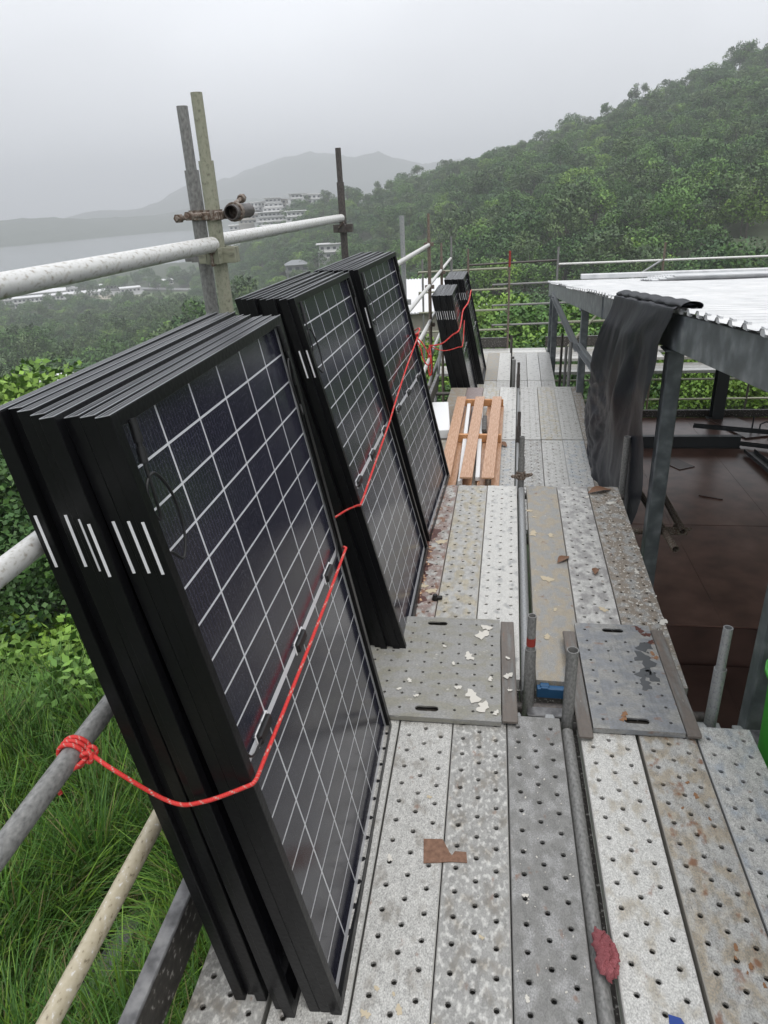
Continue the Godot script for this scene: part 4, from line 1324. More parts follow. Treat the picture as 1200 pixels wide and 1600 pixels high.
func build_panels() -> void:
	# nearest stack: x of the foot, tilt, z of the near edge
	var s1 := [[-0.374, 9.86, -1.088, -0.46], [-0.4045, 9.86, -1.091, -0.46], [-0.435, 9.86, -1.089, -0.46], [-0.500, 8.72, -1.066, -0.40], [-0.531, 8.72, -1.084, -0.50], [-0.590, 7.75, -1.098, -0.30], [-0.6205, 7.75, -1.112, -0.45], [-0.651, 7.75, -1.094, -0.25]]
	for i in 8:
		var q: Array = s1[i]
		make_panel("solar panel in the nearest stack, %s" % ["front one, its cell grid facing the walkway", "second from the front", "third from the front", "fourth from the front, foot set back", "fifth from the front", "sixth from the front", "seventh from the front", "rearmost, leaning on the rail"][i], "panels of the nearest stack", lean(q[0], 0.003, q[2], -0.7, q[1], q[3]), i == 0, i != 6)
	for i in 9:
		make_panel("solar panel in the second stack, %s" % ["front one, its cell grid facing the walkway" if i == 0 else ORD[i] + " from the front"], "panels of the second stack", lean(-0.377 - i * 0.0305, 0.036 if false else 0.0, -2.72 + [0.0, 0.006, -0.01, 0.012, 0.0, -0.014, 0.01, 0.0, -0.01][i], 0.06, 13.5 - i * 0.12, -1.1 + [0.0, 0.3, -0.2, 0.1, 0.4, -0.1, 0.2, 0.0, 0.3][i]), i == 0, i == 0 or i == 1)
	for i in 9:
		make_panel("solar panel in the third stack, %s" % ["front one, its cell grid facing the walkway" if i == 0 else ORD[i] + " from the front"], "panels of the third stack", lean(-0.371 - i * 0.0305, -0.026, -3.955 + [0.0, -0.006, 0.01, -0.012, 0.0, 0.012, -0.01, 0.008, 0.0][i], 3.24, 12.46 - i * 0.1, [0.0, 0.2, -0.2, 0.1, 0.3, -0.1, 0.2, 0.0, 0.1][i]), i == 0, i == 0)
	for i in 9:
		make_panel("solar panel in the nearer far stack, %s" % ["front one, right side" if i == 0 else ORD[i] + " from its right"], "panels of the nearer far stack", lean(-0.20 - i * 0.0305, -0.947, -9.66 + [0.0, 0.006, -0.01, 0.012, 0.0, -0.014, 0.01, 0.0, -0.01][i], 1.0, 11.4, [0.0, 0.2, -0.2, 0.1, 0.3, -0.1, 0.2, 0.0, 0.1][i]), i == 0, true)
	for i in 10:
		make_panel("solar panel in the farther far stack, %s" % ["front one, right side" if i == 0 else ORD[i] + " from its right"], "panels of the farther far stack", lean(-0.11 - i * 0.0305, -0.947, -11.45 + [0.0, 0.006, -0.01, 0.012, 0.0, -0.014, 0.01, 0.0, -0.01, 0.0][i], 1.5, 11.6, [0.0, 0.2, -0.2, 0.1, 0.3, -0.1, 0.2, 0.0, 0.1, 0.0][i]), i == 0, true)

	# red cord round the first stack
	var T1 := lean(-0.374, 0.003, -1.088, -0.7, 9.86, -0.46)
	var T2 := lean(-0.377, 0.0, -2.72, 0.06, 13.5, -1.1)
	var T3 := lean(-0.371, -0.026, -3.955, 3.24, 12.46, 0.0)
	var r := 0.0052
	var o := thing("lashing_cord", "red lashing cord tied from the mottled rail round the nearest stack", "cord", Vector3.ZERO, "red lashing cords")
	var kn := Vector3(-0.882, 0.918, -1.07)
	var ps := [kn, kn + Vector3(0.07, -0.014, 0.03), T1 * Vector3(-0.034, 0.842, -0.19), T1 * Vector3(-0.036, 0.838, -0.11), T1 * Vector3(-0.007, 0.846, -0.012), T1 * Vector3(0.004, 0.849, 0.006), T1 * Vector3(0.03, 0.850, 0.009)]
	var full := smooth(ps, 6)
	for i in 21:
		var t := i / 20.0
		full.append(T1 * Vector3(lerpf(0.05, PW, t), lerpf(0.850, 0.856, t) - 0.006 * sin(t * PI), 0.009))
	full.append(T1 * Vector3(PW + 0.006, 0.857, 0.002))
	full.append(T1 * Vector3(PW + 0.008, 0.86, -0.03))
	full.append(T1 * Vector3(PW + 0.06, 0.85, -0.16))
	var g := Geo.new()
	g.path(full, r, 8)
	part("line", g.mesh(), M.rope, o)
	g = Geo.new()
	for k in 3:
		var turn := []
		for i in 20:
			var a := TAU * i / 19.0
			turn.append(Vector3(-0.92 + cos(a) * 0.031, 0.919 + sin(a) * 0.031, -1.085 + 0.012 * k + 0.010 * i / 19.0))
		g.path(turn, r, 8)
	var knot := []
	for i in 40:
		var a := TAU * i / 20.0
		knot.append(kn + Vector3(0.012 * sin(a * 1.5), 0.013 * cos(a * 1.5), 0.012 * sin(a) + 0.004))
	g.path(knot, r, 8)
	part("knot", g.mesh(), M.rope, o)
	g = Geo.new()
	g.path(smooth([kn, kn + Vector3(-0.01, -0.005, 0.03), kn + Vector3(-0.03, -0.012, 0.055), kn + Vector3(-0.04, -0.03, 0.075), kn + Vector3(-0.035, -0.045, 0.08)], 5), r, 8)
	part("loose_end", g.mesh(), M.rope, o)

	o = thing("lashing_cord", "red lashing cord slanting across the second and third stacks to a looped knot", "cord", Vector3.ZERO, "red lashing cords")
	ps = [T2 * Vector3(-0.05, 0.78, -0.14), T2 * Vector3(-0.012, 0.80, -0.06), T2 * Vector3(-0.006, 0.808, -0.008), T2 * Vector3(0.006, 0.812, 0.008), T2 * Vector3(0.3, 0.835, 0.009), T2 * Vector3(0.95, 0.88, 0.009), T2 * Vector3(1.10, 0.895, 0.010), T3 * Vector3(0.02, 0.94, 0.010), T3 * Vector3(0.5, 1.02, 0.009), T3 * Vector3(PW - 0.01, 1.11, 0.010), T3 * Vector3(PW + 0.012, 1.115, 0.002)]
	g = Geo.new()
	g.path(smooth(ps, 4), r, 8)
	part("line", g.mesh(), M.rope, o)
	var kp := T3 * Vector3(PW + 0.014, 1.11, 0.0)
	g = Geo.new()
	knot = []
	for i in 40:
		var a := TAU * i / 13.0
		knot.append(kp + Vector3(0.014 * sin(a * 1.5), 0.04 * cos(a * 0.7) - 0.01, 0.014 * cos(a)))
	g.path(knot, r, 8)
	part("knot", g.mesh(), M.rope, o)
	g = Geo.new()
	g.path(smooth([kp, kp + Vector3(0.05, -0.05, 0.02), kp + Vector3(0.10, -0.15, 0.02), kp + Vector3(0.085, -0.20, 0.03), kp + Vector3(0.05, -0.16, 0.03), kp + Vector3(0.03, -0.08, 0.02), kp + Vector3(0.0, -0.02, 0.0)], 6), r, 8)
	g.path(smooth([kp, kp + Vector3(-0.02, 0.01, -0.3), Vector3(-0.86, 0.80, -6.0)], 5), r, 8)
	part("loop", g.mesh(), M.rope, o)

	var T4 := lean(-0.20, -0.947, -9.66, 1.0, 11.4, 0.0)
	var T5 := lean(-0.11, -0.947, -11.45, 1.5, 11.6, 0.0)
	o = thing("lashing_cord", "red cord tied round both far stacks from the left rail", "cord", Vector3.ZERO, "red lashing cords")
	g = Geo.new()
	g.path(smooth([Vector3(-0.86, 0.05, -9.75), T4 * Vector3(-0.03, 1.12, -0.26), T4 * Vector3(-0.02, 1.20, -0.1), T4 * Vector3(-0.01, 1.24, 0.0), T4 * Vector3(0.5, 1.28, 0.012), T4 * Vector3(1.13, 1.33, 0.012), T5 * Vector3(0.0, 1.36, 0.01), T5 * Vector3(0.9, 1.42, 0.012)], 5), 0.011, 6)
	g.path(smooth([Vector3(-0.86, 0.05, -9.75), T4 * Vector3(-0.03, 1.02, -0.26), T4 * Vector3(-0.012, 1.02, -0.05), T4 * Vector3(0.02, 1.04, 0.012), T4 * Vector3(1.0, 1.2, 0.012)], 5), 0.007, 6)
	part("line", g.mesh(), M.rope, o)
	g = Geo.new()
	g.path(smooth([Vector3(-0.86, 0.06, -9.75), Vector3(-0.84, -0.05, -9.7), Vector3(-0.83, -0.28, -9.7), Vector3(-0.86, -0.36, -9.7), Vector3(-0.88, -0.2, -9.72), Vector3(-0.87, 0.02, -9.75)], 6), 0.012, 6)
	part("loose_end", g.mesh(), M.rope, o)

	# pallet and packing on the lower bay
	o = thing("timber_pallet", "orange timber pallet lying on the lower bay", "pallet", Vector3(-0.46, -0.45, -5.75))
	o.rotation.y = -0.03
	for i in 3:
		var gg := Geo.new()
		gg.bbox(Vector3([0.045, 0.255, 0.455][i], 0.139, -1.32), Vector3(0.112, 0.018, 2.64), 0.002, Basis(Vector3.UP, [0.012, 0.0, -0.006][i]))
		part("slat", gg.mesh(), M.timber_wet, o)
	for z in [-1.25, -2.58]:
		var gg := Geo.new()
		gg.bbox(Vector3(0.26, 0.087, z), Vector3(0.56, 0.083, 0.045), 0.003)
		part("bearer", gg.mesh(), M.timber, o)
	for i in 4:
		var gg := Geo.new()
		gg.bbox(Vector3([0.12, 0.255, 0.385, 0.51][i], 0.032, -1.3), Vector3([0.075, 0.09, 0.075, 0.075][i], 0.018, 2.62), 0.002)
		part("bottom_slat", gg.mesh(), M.timber_wet, o)
	for q in [[0.155, 2.5], [0.31, 2.3]]:
		var gg := Geo.new()
		gg.bbox(Vector3(), Vector3(0.042, 0.04, q[1]), 0.003)
		one("foam_strip", gg, M.foam, "white foam packing strip between the pallet's boards, %s" % ["left one" if q[0] < 0.2 else "right one"], "packing strip", "foam packing strips", Vector3(-0.46 + q[0] + 0.045, -0.385, -7.05))
	var dk := Geo.new()
	dk.bbox(Vector3(), Vector3(0.05, 0.08, 0.5), 0.004)
	one("timber_wedge", dk, M.board_dark, "dark timber offcut lying inside the pallet", "timber block", "", Vector3(-0.06, -0.375, -7.45))
	var wb := Geo.new()
	wb.bbox(Vector3(), Vector3(0.20, 0.10, 1.1), 0.006, Basis(Vector3.UP, 0.08))
	one("foam_board", wb, M.foam, "white foam board between the third stack and the pallet", "packing board", "", Vector3(-0.57, -0.395, -7.75))

# ---------------------------------------------------------------- small things on the decks
func scrap(pts: Array) -> PackedVector2Array:
	var p := PackedVector2Array()
	for q in pts:
		p.append(Vector2(q[0], q[1]))
	return p

func build_litter() -> void:
	var g := Geo.new()
	g.prism(scrap([[-0.07, -0.05], [-0.005, -0.055], [0.022, -0.005], [0.03, 0.006], [0.04, -0.012], [0.078, -0.012], [0.082, 0.028], [0.03, 0.03], [0.012, 0.033], [-0.062, 0.045]]), 0.0, 0.003)
	one("cardboard_scrap", g, worn(noise(0.03, 98), [0.0, 0.5, 1.0], [Color(0.13, 0.07, 0.045), Color(0.20, 0.11, 0.072), Color(0.26, 0.15, 0.10)], 3.0, 0.75), "torn brown cardboard scrap lying across the first two planks", "cardboard", "", Vector3(-0.133, 0.001, -1.625))
	g = Geo.new()
	g.prism(scrap([[-0.018, -0.028], [0.012, -0.022], [0.022, 0.0], [0.02, 0.03], [-0.006, 0.02], [-0.022, 0.002]]), 0.0, 0.0015)
	one("tape_scrap", g, mat(Color(0.012, 0.05, 0.26), 0.5), "scrap of blue tape on the pale plank at the bottom", "tape", "", Vector3(0.517, 0.0012, -1.165))
	# a crumpled rag in the slot beside the long tube
	var rn := noise(14.0, 91, FastNoiseLite.TYPE_SIMPLEX_SMOOTH, 3)
	rn.fractal_type = FastNoiseLite.FRACTAL_RIDGED
	var rows := []
	for i in 50:
		var row := []
		var q := i / 49.0
		for j in 121:
			var a := TAU * (j % 120) / 120.0
			var foot := 1.0 + 0.07 * sin(a * 3.0 + 1.0) + 0.06 * sin(a * 7.0 + 2.0) + 0.05 * sin(a * 13.0)
			var x := cos(a) * 0.036 * q * foot
			var z := sin(a) * 0.085 * q * foot
			var f := rn.get_noise_2d(x * 1.5 + 0.6 * z, z * 0.8) * 0.017 + rn.get_noise_2d(x * 3.5 - z, z * 2.2 + 5.0) * 0.010
			row.append(Vector3(x + 0.5 * f, 0.036 * sqrt(maxf(0.0, 1.0 - q * q)) + f * (1.0 - 0.6 * q), z + 0.4 * f))
		rows.append(row)
	g = Geo.new()
	g.grid(rows, Vector3.UP)
	var ragm := worn(noise(0.06, 92), [0.0, 0.5, 1.0], [Color(0.16, 0.035, 0.045), Color(0.30, 0.085, 0.095), Color(0.44, 0.20, 0.21)], 9.0, 0.85)
	one("red_rag", g, ragm, "crumpled faded red rag beside the long tube", "rag", "", Vector3(0.352, 0.008, -1.33)).rotation.y = 0.12
	get_node("red_rag").scale = Vector3(0.9, 1.0, 0.88)
	g = Geo.new()
	g.tube(Vector3(0, 0, 0), Vector3(0, 0.03, 0), 0.02, 10, 0.0, 0.012)
	g.bbox(Vector3(0.02, 0.012, 0), Vector3(0.04, 0.02, 0.02), 0.004)
	one("black_cap", g, M.black_plastic, "black plastic cap on the seam beside the rusted plank", "plastic cap", "", Vector3(-0.285, -0.025, -3.26))
	var leafm := mat(Color(0.17, 0.085, 0.045), 0.6)
	leafm.backlight_enabled = false
	for q in [[Vector3(0.80, -0.02, -4.80), 0.10, 0.5, "curled brown leaf at the far right corner of the middle bay"], [Vector3(0.62, -0.022, -3.62), 0.045, 1.4, "dark dead leaf on the seam of the mortar-caked plank"], [Vector3(0.12, -0.44, -7.0), 0.10, 2.2, "pale dry leaf beside the pallet"], [Vector3(0.45, -0.022, -3.75), 0.06, 0.9, "flat maroon leaf on the smooth plank"]]:
		var rw := []
		for i in 9:
			var row := []
			var t := i / 8.0
			for j in 7:
				var s := (j / 6.0 - 0.5) * sin(PI * clampf(t, 0.03, 0.97)) * 0.9
				row.append(Vector3((t - 0.5) * 2.0 * q[1], 0.004 + 0.25 * q[1] * s * s * 2.0 + 0.12 * q[1] * sin(t * 4.0), s * q[1]))
			rw.append(row)
		g = Geo.new()
		g.grid(rw, Vector3.UP)
		one("dead_leaf", g, leafm, q[3], "leaf", "dead leaves", q[0]).rotation.y = q[2]
	# spilt mortar and paint, thin crusts with ragged outlines
	var crust := mat(Color(0.60, 0.58, 0.53), 0.7)
	var cream := mat(Color(0.50, 0.43, 0.31), 0.7)
	var crusts := [[0.85, -4.6, 0.045], [0.70, -4.7, 0.025], [0.89, -3.12, 0.04]]
	for i in 130:
		var z := -2.95 - 1.9 * rng.randf()
		crusts.append([0.69 + 0.2 * sqrt(rng.randf()) - 0.023 * (z + 2.6), z, rng.randf_range(0.004, 0.013) * (2.0 if rng.randf() < 0.08 else 1.0)])
	var drops := [[-0.31, -1.59, 0.018], [0.135, -1.5, 0.014], [0.128, -1.19, 0.013]]
	for i in 60:
		drops.append([0.10 + 0.21 * rng.randf(), -1.0 - 1.2 * rng.randf(), rng.randf_range(0.0015, 0.006)])
	for i in 26:
		drops.append([-0.35 + 1.2 * rng.randf(), -1.0 - 1.2 * rng.randf(), rng.randf_range(0.0015, 0.004)])
	drops = drops.filter(func(q): return absf(q[0] - 0.347) > 0.045)
	var sets := [
		[crust, 0.033, [[-0.02, -2.86, 0.055], [0.0, -2.92, 0.04], [-0.08, -2.68, 0.04], [-0.055, -2.40, 0.055], [-0.01, -2.33, 0.05], [-0.12, -2.45, 0.022], [0.045, -2.30, 0.022], [-0.15, -2.62, 0.016], [0.02, -2.52, 0.02], [-0.2, -2.75, 0.014], [0.10, -2.55, 0.03], [0.10, -2.68, 0.016], [0.105, -2.45, 0.014], [-0.34, -2.48, 0.02], [-0.38, -2.42, 0.015], [-0.3, -2.38, 0.016]], "white paint splashes on the left bridging plate"],
		[crust, 0.0008, drops, "small pale paint drops on the near planks"],
		[cream, 0.0009, [[-0.20, -1.86, 0.013], [-0.29, -1.17, 0.012], [-0.22, -1.12, 0.018], [-0.12, -1.08, 0.02], [0.0, -1.35, 0.012], [-0.24, -1.16, 0.008], [-0.31, -1.1, 0.02]], "cream mortar drops on the near planks"],
		[cream, -0.0255, [[0.29, -4.1, 0.05], [0.40, -4.08, 0.035], [0.34, -3.52, 0.05], [0.28, -4.45, 0.03], [0.36, -3.2, 0.02], [0.30, -2.95, 0.03], [0.31, -4.35, 0.02], [-0.3, -3.95, 0.05], [-0.31, -3.35, 0.045], [-0.36, -3.4, 0.035], [0.61, -3.22, 0.035]], "cream mortar smears on the middle bay"],
		[crust, -0.0252, crusts, "dried white mortar crust on the caked plank"]]
	var rust_dark := mat(Color(0.085, 0.03, 0.022), 0.35)
	var rust_orange := mat(Color(0.24, 0.12, 0.055), 0.6)
	var wet_dark := mat(Color(0.085, 0.09, 0.095), 0.22)
	var peach := mat(Color(0.55, 0.36, 0.22), 0.7)
	var flakes := []
	for i in 90:
		flakes.append([-0.47 + 0.13 * pow(rng.randf(), 1.4), -3.2 - 0.95 * rng.randf(), rng.randf_range(0.004, 0.016)])
	var dark_run := []
	for i in 12:
		dark_run.append([-0.395 + rng.randf_range(-0.03, 0.03), -3.28 - i * 0.075, 0.085])
	sets.append_array([
		[rust_dark, -0.0262, dark_run, "dark rust run on the plank beside the second stack"],
		[peach, -0.0258, flakes, "orange rust flakes on the plank beside the second stack"],
		[wet_dark, 0.0302, [[0.70, -2.62, 0.06], [0.72, -2.72, 0.075], [0.74, -2.82, 0.06], [0.69, -2.54, 0.05], [0.73, -2.60, 0.05]], "dark wet stain on the right bridging plate"],
		[rust_dark, 0.0304, [[0.74, -2.96, 0.035], [0.765, -2.92, 0.03], [0.775, -2.86, 0.025]], "dark red rust at the corner of the right bridging plate"],
		[rust_orange, 0.0304, [[0.57, -2.34, 0.025], [0.56, -2.31, 0.022], [0.765, -2.77, 0.02], [0.775, -2.74, 0.018]], "orange rust spots on the right bridging plate"],
		[rust_orange, 0.0009, [[0.745, -2.02, 0.012], [0.76, -1.96, 0.016], [0.73, -1.4, 0.014], [0.755, -1.35, 0.012], [0.775, -1.30, 0.010], [0.70, -1.9, 0.008], [0.78, -1.86, 0.009], [0.72, -1.37, 0.008], [0.74, -1.33, 0.006]], "orange rust patches on the brown near plank"]])
	for s in sets:
		var gg := Geo.new()
		for q in s[2]:
			var p := PackedVector2Array()
			var k := 15
			var w := rng.randf() * 6.0
			for i in k:
				var a := TAU * i / k
				var rr: float = q[2] * (0.62 + 0.22 * sin(a * 2.0 + w) + 0.16 * sin(a * 5.0 + w * 2.0) + rng.randf_range(-0.12, 0.12))
				p.append(Vector2(q[0] + cos(a) * rr * 0.9, q[1] + sin(a) * rr))
			gg.prism(p, 0.0, 0.0012)
		var o := one("paint_splashes", gg, s[0], s[3], "paint splashes", "", Vector3(0, s[1], 0))
		o.set_meta("kind", "stuff")

# ---------------------------------------------------------------- trees and undergrowth
func leaf_mat(k: Color) -> StandardMaterial3D:
	var m := mat(k, 0.5, 0.0, 0.4)
	m.vertex_color_use_as_albedo = true
	m.backlight_enabled = true
	m.backlight = Color(0.12, 0.15, 0.05)
	return m

func leaf(g: Geo, r: RandomNumberGenerator, p: Vector3, dir: Vector3, l: float, w: float, bulge := Vector3(0, 0.6, 0)) -> void:
	var s := dir.cross(Vector3(r.randf_range(-1, 1), r.randf_range(-1, 1), r.randf_range(-1, 1))).normalized()
	var a := p
	var b := p + dir * l * 0.45 + s * w * 0.5
	var c := p + dir * l
	var d := p + dir * l * 0.45 - s * w * 0.5
	var up := s.cross(dir)
	if up.dot(bulge) < 0.0:
		up = -up
	up = (up + bulge * 1.1).normalized()
	g.tri(a, b, c, up, up, up)
	g.tri(a, c, d, up, up, up)

func crown(g: Geo, r: RandomNumberGenerator, c0: Vector3, rx: float, ry: float, clumps: int, per: int, ll: float, tone: Array, tight := 0.33) -> void:
	for i in clumps:
		var d := Vector3(r.randfn(), r.randfn(), r.randfn()).normalized()
		if d.y < -0.3: d.y = -d.y * 0.6
		var q := pow(r.randf(), 0.45)
		var c := c0 + Vector3(d.x * rx, d.y * ry, d.z * rx) * q * 0.88
		var cr := rx * tight * r.randf_range(0.6, 1.25)
		var col: Color = (tone[0] as Color).lerp(tone[1], r.randf())
		for k in per:
			var e := Vector3(r.randfn(), r.randfn() * 0.75 + 0.2, r.randfn()).normalized()
			var p := c + e * cr * pow(r.randf(), 0.4)
			var j := r.randf_range(0.75, 1.3)
			g.col = Color(col.r * j, col.g * j, col.b * j)
			var dir := (e * 0.7 + Vector3(r.randf_range(-1, 1), r.randf_range(-0.9, 0.5), r.randf_range(-1, 1))).normalized()
			leaf(g, r, p, dir, ll * r.randf_range(0.7, 1.3), ll * 0.62, (e * 0.75 + (p - c0).normalized() * 0.45 + Vector3(0, 0.25, 0)).normalized())

func dome(g: Geo, r: RandomNumberGenerator, c0: Vector3, rx: float, ry: float, lumps: int, per: int, ll: float, tone: Array) -> void:
	# a crown of rounded leafy lumps, leaves lying on each lump's outside
	for i in lumps:
		var a := TAU * (i * 0.618 + r.randf() * 0.12)
		var hgt := 1.0 - 1.25 * float(i) / lumps
		var rad := sqrt(maxf(0.0, 1.0 - hgt * hgt * 0.8)) * 0.72
		var c := c0 + Vector3(cos(a) * rad * rx, hgt * ry * 0.75, sin(a) * rad * rx)
		var cr := rx * r.randf_range(0.30, 0.50)
		var col: Color = (tone[0] as Color).lerp(tone[1], pow(r.randf(), 1.3) * 1.15)
		for k in per:
			var e := Vector3(r.randfn(), r.randfn() * 0.8 + 0.35, r.randfn()).normalized()
			var p := c + Vector3(e.x, e.y * 0.8, e.z) * cr * r.randf_range(0.78, 1.08)
			var j := r.randf_range(0.75, 1.3)
			g.col = Color(col.r * j, col.g * j, col.b * j)
			var dir := (e * 0.35 + Vector3(r.randf_range(-1, 1), r.randf_range(-0.7, 0.4), r.randf_range(-1, 1))).normalized()
			leaf(g, r, p, dir, ll * r.randf_range(0.7, 1.3), ll * 0.75, e * 1.6)

func limbs(g: Geo, r: RandomNumberGenerator, h: float, tr: float, n: int, spread: float) -> void:
	var pts := [Vector3(0, -1.0, 0)]
	var x := Vector3()
	for i in 5:
		x += Vector3(r.randf_range(-0.06, 0.06) * h, h * 0.2, r.randf_range(-0.06, 0.06) * h)
		pts.append(x)
	for i in 5:
		g.tube(pts[i], pts[i + 1], tr * (1.0 - i * 0.16), 7, 0.0, tr * (1.0 - (i + 1) * 0.16))
	for i in n:
		var a := TAU * (i + r.randf()) / n
		var b: Vector3 = pts[2].lerp(pts[5], r.randf())
		var m := b + Vector3(cos(a) * spread * 0.5, h * 0.16, sin(a) * spread * 0.5)
		var t := m + Vector3(cos(a) * spread * 0.45, h * 0.2, sin(a) * spread * 0.45)
		g.tube(b, m, tr * 0.4, 5, 0.0, tr * 0.26)
		g.tube(m, t, tr * 0.26, 5, 0.0, tr * 0.07)

func tones(k: int) -> Array:
	return [[Color(0.068, 0.155, 0.030), Color(0.145, 0.265, 0.045)], [Color(0.034, 0.088, 0.024), Color(0.078, 0.160, 0.036)], [Color(0.105, 0.20, 0.028), Color(0.19, 0.32, 0.045)], [Color(0.060, 0.105, 0.040), Color(0.115, 0.180, 0.060)]][k]

func near_land(az: float, r: float) -> Vector3:
	var x := sin(deg_to_rad(az)) * r
	var z := -cos(deg_to_rad(az)) * r
	return Vector3(x, land(x, z), z)

func scatter(called: String, mesh: Mesh, xf: Array, material: Material = null) -> void:
	var mm := MultiMesh.new()
	mm.transform_format = MultiMesh.TRANSFORM_3D
	mm.mesh = mesh
	mm.instance_count = xf.size()
	for i in xf.size():
		mm.set_instance_transform(i, xf[i])
	var o := MultiMeshInstance3D.new()
	o.name = called + "_clumps"
	o.multimesh = mm
	if material:
		o.material_override = material
	if not has_node(called):
		var top := Node3D.new()
		top.name = called
		add_child(top)
		top.set_meta("kind", "stuff")
		tag(top, {"forest": "dense wet forest covering the hillsides", "tall_grass": "tall arching green grass on the slope below the rails", "undergrowth": "broad-leaved green undergrowth on the slope below the rails"}[called], {"forest": "forest", "tall_grass": "grass", "undergrowth": "undergrowth"}[called])
	get_node(called).add_child(o, true)
	o.set_meta("kind", "stuff")

func build_trees() -> void:
	var bark := worn(noise(0.03, 95), [0.0, 0.5, 1.0], [Color(0.05, 0.04, 0.03), Color(0.11, 0.095, 0.075), Color(0.2, 0.18, 0.15)], 1.5, 0.85)
	var lm := leaf_mat(Color(1, 1, 1))
	lm.albedo_color = Color(1, 1, 1)
	# variants for the wood on the hills
	var kinds := []
	for k in 7:
		var r := RandomNumberGenerator.new()
		r.seed = 500 + k
		var g := Geo.new()
		var h: float = [6.5, 7.5, 5.5, 8.5, 6.0, 5.0, 9.5][k]
		var rx: float = [2.9, 2.7, 2.6, 2.3, 3.2, 2.4, 1.9][k]
		if k < 6:
			dome(g, r, Vector3(0, h * 0.62, 0), rx * 1.2, h * 0.40, [11, 9, 13, 8, 14, 10][k], 150, 0.36, tones([0, 1, 2, 3, 1, 0][k]))
		else:
			crown(g, r, Vector3(0, h * 0.66, 0), rx * 1.15, h * 0.36, 18, 70, 0.36, tones(3), 0.4)
		var m := g.mesh()
		m.surface_set_material(0, lm)
		g = Geo.new()
		limbs(g, r, h * 0.7, 0.16, 4, rx * 0.7)
		g.mesh(m)
		m.surface_set_material(1, bark)
		kinds.append(m)
	for k in 3:
		var rr := RandomNumberGenerator.new()
		rr.seed = 560 + k
		var g := Geo.new()
		dome(g, rr, Vector3(0, 3.6, 0), 2.9, 2.5, 26, 230, 0.19, tones([0, 1, 2][k]))
		crown(g, rr, Vector3(0, 3.6, 0), 2.7, 2.3, 24, 50, 0.19, tones([0, 1, 0][k]), 0.28)
		var m := g.mesh()
		m.surface_set_material(0, lm)
		g = Geo.new()
		limbs(g, rr, 4.2, 0.14, 6, 1.8)
		g.mesh(m)
		m.surface_set_material(1, bark)
		kinds.append(m)
	var lots := [[], [], [], [], [], [], [], [], [], []]
	var r := RandomNumberGenerator.new()
	r.seed = 77
	var clear_noise := noise(0.018, 96, FastNoiseLite.TYPE_SIMPLEX_SMOOTH, 3)
	var n := 0
	for i in 60000:
		var az := r.randf_range(-58.0, 36.0)
		var q := sqrt(r.randf()) * 640.0
		if q < 24.0: continue
		if q > 480.0 and az > -8.0: continue
		var p := near_land(az, q)
		if p.y < -54.8 and (q > 660.0 or clear_noise.get_noise_2d(p.x * 2.2, p.z * 2.2) < 0.06): continue
		if Vector2((p.x + 222.0) / 44.0, (p.z + 462.0) / 28.0).length() < 1.0 or Vector2((p.x + 288.0) / 56.0, (p.z + 483.0) / 32.0).length() < 1.0: continue
		if absf(p.x - 2.0) < 9.0 and p.z > -30.0: continue
		var open := clear_noise.get_noise_2d(p.x, p.z)
		# grassy clearings on the far slope
		var in_clearing := Vector2(p.x - 20.0, (p.z + 92.0) * 0.8).length() < 9.0 or Vector2(p.x - 42.0, (p.z + 120.0) * 0.6).length() < 10.0
		if in_clearing and r.randf() < 0.93: continue
		if open > 0.42 and r.randf() < 0.6: continue
		for hs in houses:
			if Vector2(p.x - hs[0], p.z - hs[1]).length() < hs[2] * 0.75: p.y = 999.0
		if p.y > 900.0: continue
		var keep := 0.24 if q < 300.0 else 0.22
		if az > -14.0 and q < 430.0: keep = 0.24
		if r.randf() > keep: continue
		var k := r.randi() % 6
		if r.randf() < 0.09: k = 6
		if q < 105.0: k = 7 + r.randi() % 3
		elif open < -0.2 and r.randf() < 0.5: k = [1, 3, 4][r.randi() % 3]
		if k == 6 and q > 200.0 and r.randf() < 0.5: p.y += 2.0
		var s := r.randf_range(0.6, 1.0) + 0.75 * r.randf() * r.randf() * (0.62 if q < 105.0 else 1.0)
		var b := Basis(Vector3.UP, r.randf() * TAU).scaled(Vector3(s * r.randf_range(0.85, 1.2), s * r.randf_range(0.8, 1.2), s * r.randf_range(0.85, 1.2)))
		lots[k].append(Transform3D(b, p + Vector3(0, -0.4, 0)))
		n += 1
	for k in 10:
		scatter("forest", kinds[k], lots[k])
	print("forest trees ", n)

	# trees near enough, or standing out enough, to be told apart
	var protos := []
	for k in 4:
		var rr := RandomNumberGenerator.new()
		rr.seed = 900 + k
		var g := Geo.new()
		dome(g, rr, Vector3(0, 4.0, 0), 2.3, 2.0, 26, 260, 0.19, tones([2, 0, 1, 0][k]))
		crown(g, rr, Vector3(0, 4.0, 0), 2.1, 1.8, 26, 60, 0.19, tones([2, 0, 1, 0][k]), 0.28)
		var t := Geo.new()
		limbs(t, rr, 4.4, 0.13, 7, 1.7)
		protos.append([g.mesh(), t.mesh()])
	var sky_protos := []
